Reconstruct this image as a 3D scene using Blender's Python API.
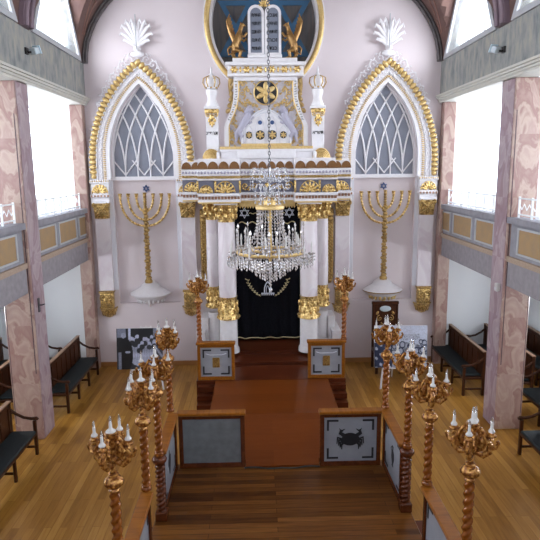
import bpy, bmesh, math, random
from math import sin, cos, pi, sqrt, radians as R
from mathutils import Vector, Matrix
random.seed(7)
sc = bpy.context.scene
for o in list(bpy.data.objects): bpy.data.objects.remove(o)
C = sc.collection

# ---------------------------------------------------------------- camera
cam = bpy.data.cameras.new('camera'); co = bpy.data.objects.new('camera', cam); C.objects.link(co)
cam.sensor_width = 36; cam.lens = 36 * 568.97 / 540; cam.clip_start = .05; cam.clip_end = 200
def cam_matrix(loc, yaw, pitch, roll):
    y, p, r = R(yaw), R(pitch), R(roll)
    rt = Vector((cos(y), -sin(y), 0))
    F = Vector((sin(y) * cos(p), cos(y) * cos(p), -sin(p)))
    U = Vector((sin(y) * sin(p), cos(y) * sin(p), cos(p)))
    r2 = rt * cos(r) - U * sin(r); u2 = rt * sin(r) + U * cos(r)
    m = Matrix((r2, u2, -F)).transposed().to_4x4(); m.translation = loc
    return m
co.matrix_world = cam_matrix(Vector((-.216, 0, 4.6)), 1.36, 10.165, .581)
sc.camera = co
# ---------------------------------------------------------------- world, light, exposure
w = bpy.data.worlds.new('world'); sc.world = w; w.use_nodes = True
w.node_tree.nodes['Background'].inputs[0].default_value = (.86, .93, 1, 1)
w.node_tree.nodes['Background'].inputs[1].default_value = 6.0
vs = sc.view_settings; vs.view_transform = 'Standard'; vs.look = 'None'; vs.exposure = 0.0; vs.gamma = 1; vs.use_curve_mapping = False
def area(name, loc, rot, sx, sy, power, col=(.97, .975, 1)):
    l = bpy.data.lights.new(name, 'AREA'); l.shape = 'RECTANGLE'; l.size = sx; l.size_y = sy; l.energy = power; l.color = col
    o = bpy.data.objects.new(name, l); C.objects.link(o); o.location = loc; o.rotation_euler = rot; return o
CL, GA, LO, GB, RW = 88, 80, 90, 40, 28
for s in (-1, 1):
    for y in (11.4, 8.1, 4.8, 1.5):        # daylight entering each clerestory window
        area('daylight_clerestory', (s * 4.25, y, 7.45), (0, s * R(78), 0), 1.0, 1.7, CL * (.75 if y < 4 else 1))
    for y in (11.3, 7.9, 4.6):             # gallery windows
        area('daylight_gallery', (s * 6.45, y, 5.0), (0, s * R(90), 0), 1.6, 2.2, GA)
    for y in (10.2, 6.9):                   # unseen aisle windows, added to brighten the lower walls
        area('fill_aisle', (s * 6.45, y, 1.95), (0, s * R(90), 0), .5, 1.4, LO)
    area('daylight_gallery_end', (s * 5.15, 13.35, 4.95), (R(-90), 0, 0), 1.5, 1.8, GB)
area('daylight_rear', (0, -3.3, 6.8), (R(90), 0, 0), 4.5, 2.2, RW, (.95, .95, 1))

# ---------------------------------------------------------------- materials
def mat(name, col, rough=.5, metal=0, noise=None, bump=0, scale=20, spec=.5, trans=0, detail=4, stretch=(1, 1, 1), ramp=None, emit=None):
    m = bpy.data.materials.new(name); m.use_nodes = True
    n = m.node_tree.nodes; l = m.node_tree.links; b = n['Principled BSDF']
    b.inputs['Base Color'].default_value = (*col, 1); b.inputs['Roughness'].default_value = rough; b.inputs['Metallic'].default_value = metal
    b.inputs['Specular IOR Level'].default_value = spec
    if trans: b.inputs['Transmission Weight'].default_value = trans
    tc = n.new('ShaderNodeTexCoord'); mp = n.new('ShaderNodeMapping'); mp.inputs['Scale'].default_value = stretch
    l.new(tc.outputs['Object'], mp.inputs[0])
    nz = n.new('ShaderNodeTexNoise'); nz.inputs['Scale'].default_value = scale; nz.inputs['Detail'].default_value = detail
    l.new(mp.outputs[0], nz.inputs['Vector'])
    if noise or ramp:
        cr = n.new('ShaderNodeValToRGB'); l.new(nz.outputs['Fac'], cr.inputs[0])
        st = ramp or [(.3, col), (.7, noise)]
        cr.color_ramp.elements[0].position = st[0][0]; cr.color_ramp.elements[0].color = (*st[0][1], 1)
        cr.color_ramp.elements[1].position = st[-1][0]; cr.color_ramp.elements[1].color = (*st[-1][1], 1)
        for p, c in st[1:-1]:
            e = cr.color_ramp.elements.new(p); e.color = (*c, 1)
        l.new(cr.outputs[0], b.inputs['Base Color'])
    if bump:
        bp = n.new('ShaderNodeBump'); bp.inputs['Strength'].default_value = bump; bp.inputs['Distance'].default_value = .02
        l.new(nz.outputs['Fac'], bp.inputs['Height']); l.new(bp.outputs[0], b.inputs['Normal'])
    if emit:
        b.inputs['Emission Color'].default_value = (*emit[0], 1); b.inputs['Emission Strength'].default_value = emit[1]
    return m
def planks(name, cols, width, length, along='Y', rough=.35, gap=.004):
    m = bpy.data.materials.new(name); m.use_nodes = True
    n = m.node_tree.nodes; l = m.node_tree.links; b = n['Principled BSDF']; b.inputs['Roughness'].default_value = rough; b.inputs['Specular IOR Level'].default_value = .16
    tc = n.new('ShaderNodeTexCoord'); mp = n.new('ShaderNodeMapping'); l.new(tc.outputs['Object'], mp.inputs[0])
    if along == 'Y': mp.inputs['Rotation'].default_value = (0, 0, R(90))
    br = n.new('ShaderNodeTexBrick'); l.new(mp.outputs[0], br.inputs['Vector'])
    br.inputs['Scale'].default_value = 1; br.inputs['Brick Width'].default_value = length; br.inputs['Row Height'].default_value = width
    br.inputs['Mortar Size'].default_value = gap; br.inputs['Color1'].default_value = (0, 0, 0, 1); br.inputs['Color2'].default_value = (1, 1, 1, 1)
    br.inputs['Mortar'].default_value = (0, 0, 0, 1); br.offset_frequency = 2; br.offset = .37
    mp2 = n.new('ShaderNodeMapping'); mp2.inputs['Scale'].default_value = (14, 1.2, 6) if along == 'Y' else (1.2, 14, 6); l.new(tc.outputs['Object'], mp2.inputs[0])
    nz = n.new('ShaderNodeTexNoise'); nz.inputs['Scale'].default_value = 2.2; nz.inputs['Detail'].default_value = 6; l.new(mp2.outputs[0], nz.inputs['Vector'])
    mx = n.new('ShaderNodeMix'); mx.data_type = 'FLOAT'; mx.inputs[0].default_value = .55
    l.new(br.outputs['Color'], mx.inputs[2]); l.new(nz.outputs['Fac'], mx.inputs[3])
    cr = n.new('ShaderNodeValToRGB'); l.new(mx.outputs[0], cr.inputs[0])
    for i, c in enumerate(cols):
        p = .12 + .72 * i / (len(cols) - 1)
        e = cr.color_ramp.elements[0] if i == 0 else (cr.color_ramp.elements[-1] if i == len(cols) - 1 else cr.color_ramp.elements.new(p))
        e.position = p; e.color = (*c, 1)
    l.new(cr.outputs[0], b.inputs['Base Color'])
    return m
def marble(name, c1, c2, c3, sc_=1.6, blocks=None):
    m = bpy.data.materials.new(name); m.use_nodes = True
    n = m.node_tree.nodes; l = m.node_tree.links; b = n['Principled BSDF']; b.inputs['Roughness'].default_value = .35
    tc = n.new('ShaderNodeTexCoord'); mp = n.new('ShaderNodeMapping'); l.new(tc.outputs['Object'], mp.inputs[0]); mp.inputs['Rotation'].default_value = (.5, .9, .3); mp.inputs['Scale'].default_value = (1, 1, .55)
    vec = mp.outputs[0]
    if blocks:   # each stone block gets its own veining
        sx = n.new('ShaderNodeSeparateXYZ'); l.new(tc.outputs['Object'], sx.inputs[0])
        md = n.new('ShaderNodeMath'); md.operation = 'DIVIDE'; md.inputs[1].default_value = blocks; l.new(sx.outputs[2], md.inputs[0])
        fl = n.new('ShaderNodeMath'); fl.operation = 'FLOOR'; l.new(md.outputs[0], fl.inputs[0])
        ml = n.new('ShaderNodeMath'); ml.operation = 'MULTIPLY'; ml.inputs[1].default_value = 7.3; l.new(fl.outputs[0], ml.inputs[0])
        va = n.new('ShaderNodeVectorMath'); va.operation = 'ADD'; l.new(vec, va.inputs[0]); l.new(ml.outputs[0], va.inputs[1]); vec = va.outputs[0]
    n1 = n.new('ShaderNodeTexNoise'); n1.inputs['Scale'].default_value = sc_; n1.inputs['Detail'].default_value = 5; n1.inputs['Distortion'].default_value = .9; l.new(vec, n1.inputs['Vector'])
    cr = n.new('ShaderNodeValToRGB'); l.new(n1.outputs['Fac'], cr.inputs[0])
    for p, c in ((.46, c3), (.52, c1), (.60, c2)):
        e = cr.color_ramp.elements.new(p); e.color = (*c, 1)
    cr.color_ramp.elements[0].color = (*c2, 1); cr.color_ramp.elements[0].position = .34
    cr.color_ramp.elements[-1].color = (*c1, 1); cr.color_ramp.elements[-1].position = .72
    l.new(cr.outputs[0], b.inputs['Base Color'])
    return m
M = {}
M['wall'] = mat('lilac_plaster', (.69, .605, .625), .8, noise=(.65, .57, .59), scale=1.2, bump=.03)
M['aisle_wall'] = mat('white_plaster', (.80, .82, .84), .8, noise=(.76, .78, .81), scale=1)
M['white'] = mat('white_paint', (.80, .775, .80), .45, noise=(.74, .71, .735), scale=14)
M['white_carved'] = mat('carved_white_plaster', (.82, .79, .80), .5, noise=(.56, .52, .56), scale=38, bump=.6)
M['white_marble'] = marble('white_marble', (.74, .69, .72), (.71, .645, .68), (.66, .58, .63), 2.2)
M['jamb'] = mat('grey_white_paint', (.66, .65, .70), .5)
M['niche'] = mat('niche_plaster', (.67, .59, .61), .7)
M['gold'] = mat('gold_leaf', (.72, .46, .14), .30, .75, noise=(.33, .18, .05), scale=26, bump=.6, ramp=[(.34, (.26, .14, .045)), (.48, (.68, .45, .15)), (.62, (.90, .68, .32))])  # dark ramp stops paint crevice shade into the gilding
M['gold_pale'] = mat('pale_gold_paint', (.68, .49, .22), .42, .4, noise=(.56, .37, .13), scale=25)
M['gold_dark'] = mat('antique_gold', (.50, .32, .10), .35, .7, noise=(.25, .14, .05), scale=40, bump=.4)
M['gold_orn'] = mat('gold_filigree', (.66, .44, .15), .34, .6, noise=(.17, .09, .035), scale=45, bump=.8)
M['bronze'] = mat('brown_bronze_tile', (.20, .085, .018), .4, .3, noise=(.15, .06, .014), scale=30)
M['brown_dentil'] = mat('brown_dentil', (.33, .18, .12), .6)
M['blue_grey'] = mat('blue_grey_paint', (.17, .17, .23), .6)
M['carv_grey'] = mat('grey_lilac_relief', (.40, .38, .47), .5)
M['field'] = mat('lilac_grey_relief_field', (.60, .56, .60), .6, noise=(.46, .42, .46), scale=16, bump=.4)
M['navy'] = mat('navy_blue', (.03, .07, .20), .5)
M['star_blue'] = mat('star_blue_paint', (.025, .10, .20), .5)
M['disc'] = mat('dark_grey_board', (.07, .07, .08), .6, noise=(.13, .11, .10), scale=3, stretch=(6, 1, .6))
M['gold_griffin'] = mat('worn_gold', (.44, .26, .09), .35, .6, noise=(.26, .13, .05), scale=18)
M['slate'] = mat('slate_panel', (.19, .21, .27), .6)
M['black'] = mat('black_lettering', (.012, .012, .016), .6)
M['velvet'] = mat('black_velvet', (.004, .004, .006), .95, spec=.1, noise=(.008, .008, .012), scale=30)
M['silver'] = mat('silver_thread', (.66, .68, .78), .45, .2)
M['thread'] = mat('gold_thread', (.60, .50, .28), .5, .2)
M['screen'] = mat('grey_window_screen', (.19, .20, .25), .45, noise=(.235, .245, .30), scale=3)
M['pink_marble'] = marble('pink_marble', (.46, .335, .275), (.385, .25, .215), (.31, .175, .155), 3.4, 1.02)
M['mauve_marble'] = marble('mauve_marble', (.43, .345, .365), (.36, .27, .30), (.28, .18, .21), 3.0, 1.02)
M['groove'] = mat('dark_groove', (.10, .06, .07), .7)
M['vault'] = mat('painted_vault', (.15, .080, .062), .8, noise=(.11, .060, .055), scale=3)
M['vault_line'] = mat('vault_stencil', (.27, .14, .11), .8)
M['rib'] = mat('dark_rib', (.075, .065, .07), .6, noise=(.13, .11, .11), scale=9)
M['rib_mauve'] = mat('mauve_rib', (.16, .11, .14), .6, noise=(.22, .15, .18), scale=4, stretch=(3, 3, .6))
M['frieze'] = mat('weathered_grey_plaster', (.36, .37, .38), .85, ramp=[(.30, (.17, .185, .19)), (.5, (.275, .275, .265)), (.70, (.36, .335, .28))], scale=3.4, stretch=(2.6, 2.6, 1.1), detail=8)
M['cornice'] = mat('stone_cornice', (.56, .53, .47), .7, noise=(.50, .49, .46), scale=6)
M['frame_grey'] = mat('grey_stone_frame', (.40, .41, .44), .7, noise=(.46, .46, .48), scale=5)
M['parapet'] = mat('grey_parapet', (.29, .285, .315), .7, noise=(.23, .22, .25), scale=7)
M['beam'] = mat('grey_mauve_beam', (.31, .285, .305), .75, noise=(.24, .22, .24), scale=9, bump=.1)
M['ochre'] = mat('ochre_panel', (.37, .235, .11), .7, noise=(.31, .21, .12), scale=7)
M['ochre_band'] = mat('ochre_band', (.34, .24, .17), .7, noise=(.42, .32, .25), scale=45)
M['baseboard'] = mat('oak_baseboard', (.34, .15, .045), .5)
M['floor'] = planks('oak_floor', [(.20, .084, .014), (.33, .150, .026), (.42, .205, .040), (.52, .28, .068)], .105, 1.7, 'Y', .30)
M['bimah'] = planks('dark_boards', [(.035, .010, .002), (.08, .026, .005), (.135, .047, .009), (.21, .085, .018)], .10, 2.3, 'X', .3)
M['ramp'] = planks('red_wood_sheet', [(.115, .025, .003), (.145, .033, .004), (.17, .041, .006)], .34, 3.0, 'X', .35, .002)
M['steps'] = planks('dark_red_steps', [(.05, .011, .004), (.085, .019, .007), (.12, .029, .010)], .3, 2.0, 'X', .3, .002)
M['rail'] = mat('honey_wood', (.30, .105, .012), .36, noise=(.20, .062, .007), scale=4, stretch=(9, 1, 9), spec=.18)
M['rail_dark'] = mat('dark_wood_post', (.075, .018, .006), .25, noise=(.13, .034, .010), scale=14, spec=.35)
M['spiral'] = mat('carved_honey_wood', (.29, .088, .011), .18, .1, noise=(.15, .038, .006), scale=25)
M['lampgold'] = mat('carved_gilt_wood', (.56, .27, .055), .22, .35, noise=(.085, .022, .006), scale=34, bump=.6, ramp=[(.36, (.15, .048, .012)), (.5, (.36, .14, .03)), (.64, (.60, .32, .08))])
M['panel'] = mat('pale_grey_panel', (.32, .33, .37), .45, noise=(.27, .28, .32), scale=6)
M['panel_dim'] = mat('brushed_grey_panel', (.20, .215, .23), .4, noise=(.15, .16, .175), scale=9, bump=.15)
M['bench'] = mat('dark_walnut', (.065, .019, .006), .38, noise=(.032, .010, .004), scale=5, stretch=(8, 8, 1), spec=.25)
M['bench_highlight'] = mat('walnut_top_highlight', (.26, .15, .09), .3)  # lighter walnut paints the highlight along the pew tops
M['cushion'] = mat('dark_green_cushion', (.010, .016, .018), .6, noise=(.015, .022, .025), scale=60, spec=.3)
M['crystal'] = mat('cut_crystal', (.86, .86, .90), .06, 0, trans=.55, spec=.9)
M['crystal_solid'] = mat('frosted_crystal', (.62, .61, .66), .12, .25, spec=.9, noise=(.42, .36, .30), scale=30)
M['candle'] = mat('white_candle_tube', (.60, .58, .57), .35)
M['bulb'] = mat('clear_bulb', (.9, .9, .92), .05, 0, trans=.85)
M['iron'] = mat('dark_iron', (.04, .035, .035), .45, .6)
M['chain'] = mat('chain_metal', (.10, .10, .11), .45, .6)
M['easel'] = mat('white_easel', (.72, .68, .68), .5)
M['lamp_body'] = mat('grey_floodlight', (.50, .56, .60), .35)
M['lamp_glass'] = mat('floodlight_glass', (.62, .76, .86), .2)
M['rail_white'] = mat('white_metal_railing', (.82, .84, .86), .4)
M['cable'] = mat('black_cable', (.01, .01, .01), .5)
def pane_mat():
    m = bpy.data.materials.new('window_glass'); m.use_nodes = True; n = m.node_tree.nodes; l = m.node_tree.links; n.clear()
    o = n.new('ShaderNodeOutputMaterial'); t = n.new('ShaderNodeBsdfTransparent'); g = n.new('ShaderNodeBsdfGlossy'); g.inputs['Roughness'].default_value = .05
    x = n.new('ShaderNodeMixShader'); x.inputs[0].default_value = .06; t.inputs[0].default_value = (.96, .98, 1, 1)
    l.new(t.outputs[0], x.inputs[1]); l.new(g.outputs[0], x.inputs[2]); l.new(x.outputs[0], o.inputs[0]); return m
M['glass'] = pane_mat()
def vcol_mat():
    m = bpy.data.materials.new('printed_photograph'); m.use_nodes = True; n = m.node_tree.nodes; l = m.node_tree.links
    a = n.new('ShaderNodeAttribute'); a.attribute_name = 'Col'; b = n['Principled BSDF']; l.new(a.outputs['Color'], b.inputs['Base Color']); b.inputs['Roughness'].default_value = .4; return m
M['print'] = vcol_mat()

# ---------------------------------------------------------------- geometry builder
class G:
    def __init__(s): s.v = []; s.f = []
    def add(s, vs_, fs, T=None):
        b = len(s.v)
        s.v += [tuple(T @ Vector(p)) if T else tuple(p) for p in vs_]; s.f += [tuple(b + i for i in f) for f in fs]; return s
    def box(s, x0, x1, y0, y1, z0, z1, T=None):
        return s.add([(x0,y0,z0),(x1,y0,z0),(x1,y1,z0),(x0,y1,z0),(x0,y0,z1),(x1,y0,z1),(x1,y1,z1),(x0,y1,z1)],
                     [(0,3,2,1),(4,5,6,7),(0,1,5,4),(1,2,6,5),(2,3,7,6),(3,0,4,7)], T)
    def bev(s, x0, x1, y0, y1, z0, z1, b=.01, T=None):
        # box with chamfered edges
        bm = bmesh.new(); bmesh.ops.create_cube(bm, size=1)
        for v in bm.verts: v.co = Vector(((x0+x1)/2 + v.co.x*(x1-x0), (y0+y1)/2 + v.co.y*(y1-y0), (z0+z1)/2 + v.co.z*(z1-z0)))
        bmesh.ops.bevel(bm, geom=bm.edges[:], offset=b, segments=1, affect='EDGES')
        bm.verts.index_update(); s.add([v.co[:] for v in bm.verts], [[v.index for v in f.verts] for f in bm.faces], T); bm.free(); return s
    def lathe(s, prof, c=(0,0,0), seg=16, fn=None, T=None, a0=0, a1=2*pi, sy=1):
        n = len(prof); full = abs(a1-a0-2*pi) < 1e-6; k = seg if full else seg+1; vs_ = []
        for r, z in prof:
            for i in range(k):
                a = a0 + (a1-a0)*i/seg; rr = r*(fn(a, z) if fn else 1)
                vs_.append((c[0]+rr*cos(a), c[1]+rr*sin(a)*sy, c[2]+z))
        fs = []
        for j in range(n-1):
            for i in range(seg):
                i2 = (i+1) % k
                fs.append((j*k+i, j*k+i2, (j+1)*k+i2, (j+1)*k+i))
        if full:
            fs.append(tuple(range(k))[::-1]); fs.append(tuple((n-1)*k+i for i in range(k)))
        return s.add(vs_, fs, T)
    def tube(s, pts, r, seg=8, cap=True, T=None, flat=1, closed=False):
        pts = [Vector(p) for p in pts]; n = len(pts)
        rs = r if isinstance(r, (list, tuple)) else [r]*n
        vs_ = []; up = None
        for i, p in enumerate(pts):
            if closed: t = (pts[(i+1) % n]-pts[i-1]).normalized()
            else: t = (pts[min(i+1, n-1)]-pts[max(i-1, 0)]).normalized()
            if up is None: up = Vector((0,1,0)) if abs(t.y) < .9 else Vector((1,0,0))
            u = (up - t*up.dot(t)).normalized(); v = t.cross(u); up = u
            for k in range(seg):
                a = 2*pi*k/seg; vs_.append(p + (u*cos(a)*flat + v*sin(a))*rs[i])
        fs = []
        for j in range(n if closed else n-1):
            j2 = (j+1) % n
            for k in range(seg): fs.append((j*seg+k, j*seg+(k+1)%seg, j2*seg+(k+1)%seg, j2*seg+k))
        if cap and not closed: fs.append(tuple(range(seg))[::-1]); fs.append(tuple((n-1)*seg+k for k in range(seg)))
        return s.add(vs_, fs, T)
    def ell(s, c, rx, ry, rz, rot=0, seg=8, rings=5, T=None):
        # ellipsoid; rot turns it in the XZ plane
        vs_ = []; cr_, sr = cos(rot), sin(rot)
        def q(x, y, z): return (c[0]+x*cr_-z*sr, c[1]+y, c[2]+x*sr+z*cr_)
        vs_.append(q(0,0,-rz))
        for j in range(1, rings):
            t = -pi/2+pi*j/rings
            for i in range(seg):
                a = 2*pi*i/seg; vs_.append(q(rx*cos(t)*cos(a), ry*cos(t)*sin(a), rz*sin(t)))
        vs_.append(q(0,0,rz)); fs = []; m = len(vs_)-1
        for i in range(seg): fs.append((0, 1+(i+1)%seg, 1+i)); fs.append((m, m-seg+i, m-seg+(i+1)%seg))
        for j in range(rings-2):
            for i in range(seg): fs.append((1+j*seg+i, 1+j*seg+(i+1)%seg, 1+(j+1)*seg+(i+1)%seg, 1+(j+1)*seg+i))
        return s.add(vs_, fs, T)
    def octa(s, c, r, h, T=None):
        x, y, z = c
        return s.add([(x+r,y,z),(x,y+r,z),(x-r,y,z),(x,y-r,z),(x,y,z+h),(x,y,z-h)], [(0,1,4),(1,2,4),(2,3,4),(3,0,4),(1,0,5),(2,1,5),(3,2,5),(0,3,5)], T)
    def prism(s, poly, y0, y1, T=None):
        # polygon in XZ extruded along Y
        n = len(poly)
        return s.add([(x,y0,z) for x,z in poly]+[(x,y1,z) for x,z in poly], [tuple(range(n)), tuple(range(2*n-1,n-1,-1))]+[(i,(i+1)%n+0,(i+1)%n+n,i+n)[::-1] for i in range(n)], T)
    def strip(s, A, B, y0, y1, closed=False, T=None):
        # band between two matching outlines in XZ, from depth y0 (front) to y1
        n = len(A); vs_ = []
        for (a, b) in zip(A, B): vs_ += [(a[0],y0,a[1]),(b[0],y0,b[1]),(b[0],y1,b[1]),(a[0],y1,a[1])]
        fs = []
        for i in range(n if closed else n-1):
            j = (i+1) % n
            for k in range(4): fs.append((4*i+k, 4*i+(k+1)%4, 4*j+(k+1)%4, 4*j+k))
        if not closed: fs.append((0,3,2,1)); fs.append((4*n-4,4*n-3,4*n-2,4*n-1))
        return s.add(vs_, fs, T)
    def build(s, name, m, parent=None, smooth=False, remesh=0, tri=False):
        me = bpy.data.meshes.new(name)
        bm = bmesh.new(); V = [bm.verts.new(p) for p in s.v]
        for f in s.f:
            try: bm.faces.new([V[i] for i in f])
            except ValueError: pass
        bmesh.ops.recalc_face_normals(bm, faces=bm.faces)
        if tri: bmesh.ops.triangulate(bm, faces=[f for f in bm.faces if len(f.verts) > 4])
        if smooth:
            for f in bm.faces: f.smooth = True
        bm.to_mesh(me); bm.free(); me.materials.append(M[m])
        o = bpy.data.objects.new(name, me); C.objects.link(o)
        if parent: o.parent = parent
        if smooth and not remesh:
            me.set_sharp_from_angle(angle=R(50))
        if remesh:
            md = o.modifiers.new('remesh', 'REMESH'); md.mode = 'VOXEL'; md.voxel_size = remesh; md.use_smooth_shade = True
        return o
def root(name, label, cat, loc=(0,0,0), rz=0, group=None):
    o = bpy.data.objects.new(name, None); o.empty_display_size = .1; C.objects.link(o); o.location = loc; o.rotation_euler = (0,0,rz)
    o['label'] = label; o['category'] = cat
    if group: o['group'] = group
    return o
def tag(o, label, cat, group=None):
    o['label'] = label; o['category'] = cat
    if group: o['group'] = group
    return o
def struct(o): o['kind'] = 'structure'; return o
def clone(o, label=None, loc=None, rz=None, group=None, parent=None, mirror=False):
    c = o.copy(); C.objects.link(c)
    if parent: c.parent = parent
    for ch in list(o.children): clone(ch, parent=c)
    if label: c['label'] = label
    if loc is not None: c.location = loc
    if rz is not None: c.rotation_euler = (0,0,rz)
    if group: c['group'] = group
    if mirror: c.scale = (-1,1,1)
    return c
def text(s, size, T, m, parent, name='lettering', extrude=.003, width=None, align='CENTER', label=None):
    cu = bpy.data.curves.new(name, 'FONT'); cu.body = s; cu.size = size; cu.extrude = extrude; cu.align_x = align; cu.align_y = 'CENTER'; cu.resolution_u = 2
    cu.offset = size * .012
    o = bpy.data.objects.new(name, cu); C.objects.link(o)
    dg = bpy.context.evaluated_depsgraph_get(); me = bpy.data.meshes.new_from_object(o.evaluated_get(dg)); bpy.data.objects.remove(o)
    if width and len(me.vertices):
        xs = [v.co.x for v in me.vertices]; k = width/(max(xs)-min(xs))
        for v in me.vertices: v.co.x *= k
    me.transform(T); me.materials.clear(); me.materials.append(M[m])
    o = bpy.data.objects.new(name, me); C.objects.link(o); o.parent = parent
    if label: o['label'] = label
    return o
def upright(x, y, z): return Matrix.Translation((x,y,z)) @ Matrix.Rotation(R(90), 4, 'X')
def star_g(g, c, r, w_, y0, y1, ky=1):
    for k, dy in ((0, 0), (1, -.002)):
        def tri(rr): return [(c[0]+rr*sin(a+k*pi), c[1]+ky*rr*cos(a+k*pi)) for a in (0, 2*pi/3, 4*pi/3)]
        g.strip(tri(r), tri(r-2*w_), y0+dy, y1+dy, closed=True)
    return g

# ================================================================ SETTING
YB = 13.0
struct(G().box(-6.4, 6.4, -3, 13.2, -.2, 0).build('floor', 'floor'))
# back wall: built from horizontal bands around the two lancet windows, niches and the oculus
def lancet(hw, zs, ap, z0, n=14):
    """half outline points from bottom to apex, right half"""
    h = ap-zs; r = (hw*hw+h*h)/(2*hw); a1 = math.asin(h/r)
    return [(hw, z0)] + [(r*cos(a1*i/n)-(r-hw), zs+r*sin(a1*i/n)) for i in range(n+1)]
def full(h): return [(-x, z) for x, z in h] + [(x, z) for x, z in h[::-1][1:]]
def SX(s): return (.70+.46*s, 4.9-.2*s, 6.41+.54*s)
NC = 2.71
def wall_with_holes(name, m, outer, holes, y0, y1):
    bm = bmesh.new()
    es = []
    def loop(pts):
        v = [bm.verts.new((x, y0, z)) for x, z in pts]
        for i in range(len(v)): es.append(bm.edges.new((v[i], v[(i+1) % len(v)])))
    loop(outer)
    for h in holes: loop(h)
    bmesh.ops.triangle_fill(bm, use_beauty=True, use_dissolve=False, edges=es)
    r = bmesh.ops.extrude_face_region(bm, geom=bm.faces[:])
    for v in r['geom']:
        if isinstance(v, bmesh.types.BMVert): v.co.y = y1
    bmesh.ops.recalc_face_normals(bm, faces=bm.faces)
    me = bpy.data.meshes.new(name); bm.to_mesh(me); bm.free(); me.materials.append(M[m])
    o = bpy.data.objects.new(name, me); C.objects.link(o); return struct(o)
OC = (0.02, 7.68); OA, OB = 1.17, 1.36
nich = lambda cx: [(cx+x, z) for x, z in full(lancet(.70, 4.9, 6.41, 1.53))]
ocu = [(OC[0]+OA*cos(2*pi*i/48), OC[1]+OB*sin(2*pi*i/48)) for i in range(48)]
wall_with_holes('wall_back', 'wall', [(-3.95, 0), (3.95, 0), (3.95, 9.8), (-3.95, 9.8)], [nich(-NC), nich(NC), ocu], 13.0, 13.12)
for s in (-1, 1):
    struct(G().box(s*NC-.8, s*NC+.8, 13.08 if False else 13.125, 13.2, 1.4, 4.36).build('wall_niche', 'niche'))
struct(G().box(-1.35, 1.35, 13.2, 13.3, 6.1, 9.3).build('wall_oculus', 'disc'))
# aisle end walls with a gallery window, and aisle side walls
for s, nm in ((-1, 'left'), (1, 'right')):
    wall_with_holes('wall_back_'+nm, 'aisle_wall', [(s*3.95, 0), (s*6.3, 0), (s*6.3, 9.8), (s*3.95, 9.8)], [[(s*4.32, 3.95), (s*6.0, 3.95), (s*6.0, 6.0), (s*4.32, 6.0)]], 13.0, 13.12)
    g = G().box(s*4.32, s*6.0, 13.03, 13.08, 3.95, 4.0).box(s*4.32, s*6.0, 13.03, 13.08, 5.95, 6.0)
    for x in (4.32, 4.88, 5.44, 5.96): g.box(s*x, s*(x+.04), 13.03, 13.08, 4.0, 5.95)
    wn = struct(g.build('window_%d' % (3 if s < 0 else 4), 'rail_white'))
    G().box(s*4.33, s*5.99, 13.05, 13.056, 3.96, 5.99).build('window_pane', 'glass', wn)
    # outer aisle wall, YZ plane
    X = s*6.2
    Tm = Matrix(((0, 1, 0, 0), (1, 0, 0, 0), (0, 0, 1, 0), (0, 0, 0, 1)))
    hol = [[(a, z0), (b, z0), (b, z1), (a, z1)] for a, b, z0, z1 in ((10.2, 12.6, 4.0, 6.0), (6.8, 9.2, 4.0, 6.0), (3.4, 5.8, 4.0, 6.0), (9.4, 11.0, 1.65, 2.3), (6.1, 7.7, 1.65, 2.3))]  # the low openings are added, out of view, for the aisle fill light
    o = wall_with_holes('wall_'+nm, 'aisle_wall', [(-3, 0), (13.1, 0), (13.1, 6.3), (-3, 6.3)], hol, X, X+s*.12)
    o.data.transform(Tm); o.data.flip_normals()
    for k, (a, b, z0, z1) in enumerate(((10.2, 12.6, 4.0, 6.0), (6.8, 9.2, 4.0, 6.0), (3.4, 5.8, 4.0, 6.0), (9.4, 11.0, 1.65, 2.3), (6.1, 7.7, 1.65, 2.3))):
        g = G()
        for z in (z0, z1-.05): g.box(X+s*.03, X+s*.08, a, b, z, z+.05)
        for i in range(5): yy = a+(b-a-.04)*i/4; g.box(X+s*.03, X+s*.08, yy, yy+.04, z0+.05, z1-.05)
        wn = struct(g.build('window_%d' % (5+k+(5 if s > 0 else 0)), 'rail_white'))
        G().box(X+s*.05, X+s*.056, a+.01, b-.01, z0+.01, z1-.01).build('window_pane', 'glass', wn)
    struct(G().box(s*4.3, s*6.3, -3, 13.0, 6.3, 6.4).build('ceiling_gallery_'+nm, 'aisle_wall'))
    struct(G().box(s*4.25, s*6.2, -3, 13.0, 2.62, 2.85).build('ceiling_aisle_'+nm, 'aisle_wall'))
struct(G().box(-6.3, 6.3, -3.12, -3, 0, 5.6).build('wall_front', 'aisle_wall'))
for x in (-1, 1): struct(G().box(x*2.4, x*6.3, -3.12, -3, 5.6, 9.8).build('wall_front_upper', 'aisle_wall'))
# vault: main ellipse along the nave, pointed cross vaults over each clerestory window
VA, VB, VZ = 3.9, 2.46, 6.86
def mainz(x): return VZ+VB*sqrt(max(0, 1-(x/VA)**2))
BAYS = (11.4, 8.1, 4.8, 1.5, -1.6)
def crossz(y): return VZ + max(0, max(2.15*(1-abs(y-c)/1.40) for c in BAYS))
g = G(); NX = 40; ys = [13.0-.1*i for i in range(161)]; xs = [-VA*cos(pi*i/NX) for i in range(NX+1)]
g.add([(x, y, max(mainz(x), min(crossz(y), 9.31))) for y in ys for x in xs], [(j*(NX+1)+i, j*(NX+1)+i+1, (j+1)*(NX+1)+i+1, (j+1)*(NX+1)+i) for j in range(160) for i in range(NX)])
struct(g.build('ceiling_vault', 'vault'))
# painted stencil lines on the vault webs (kept as thin ribs on the surface)
g = G()
for s in (-1, 1):
    for k in (0, 1):
        pts = []
        for i in range(12):
            t = i/11; x = s*(3.80-.52*t); y = 12.82-.10*k-.55*t*(1.1 if k else .75)
            pts.append((x, y, max(mainz(x), crossz(y))-.012))
        g.tube(pts, .012, 5)
g.build('trim_1', 'vault_line')['kind'] = 'structure'
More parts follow.
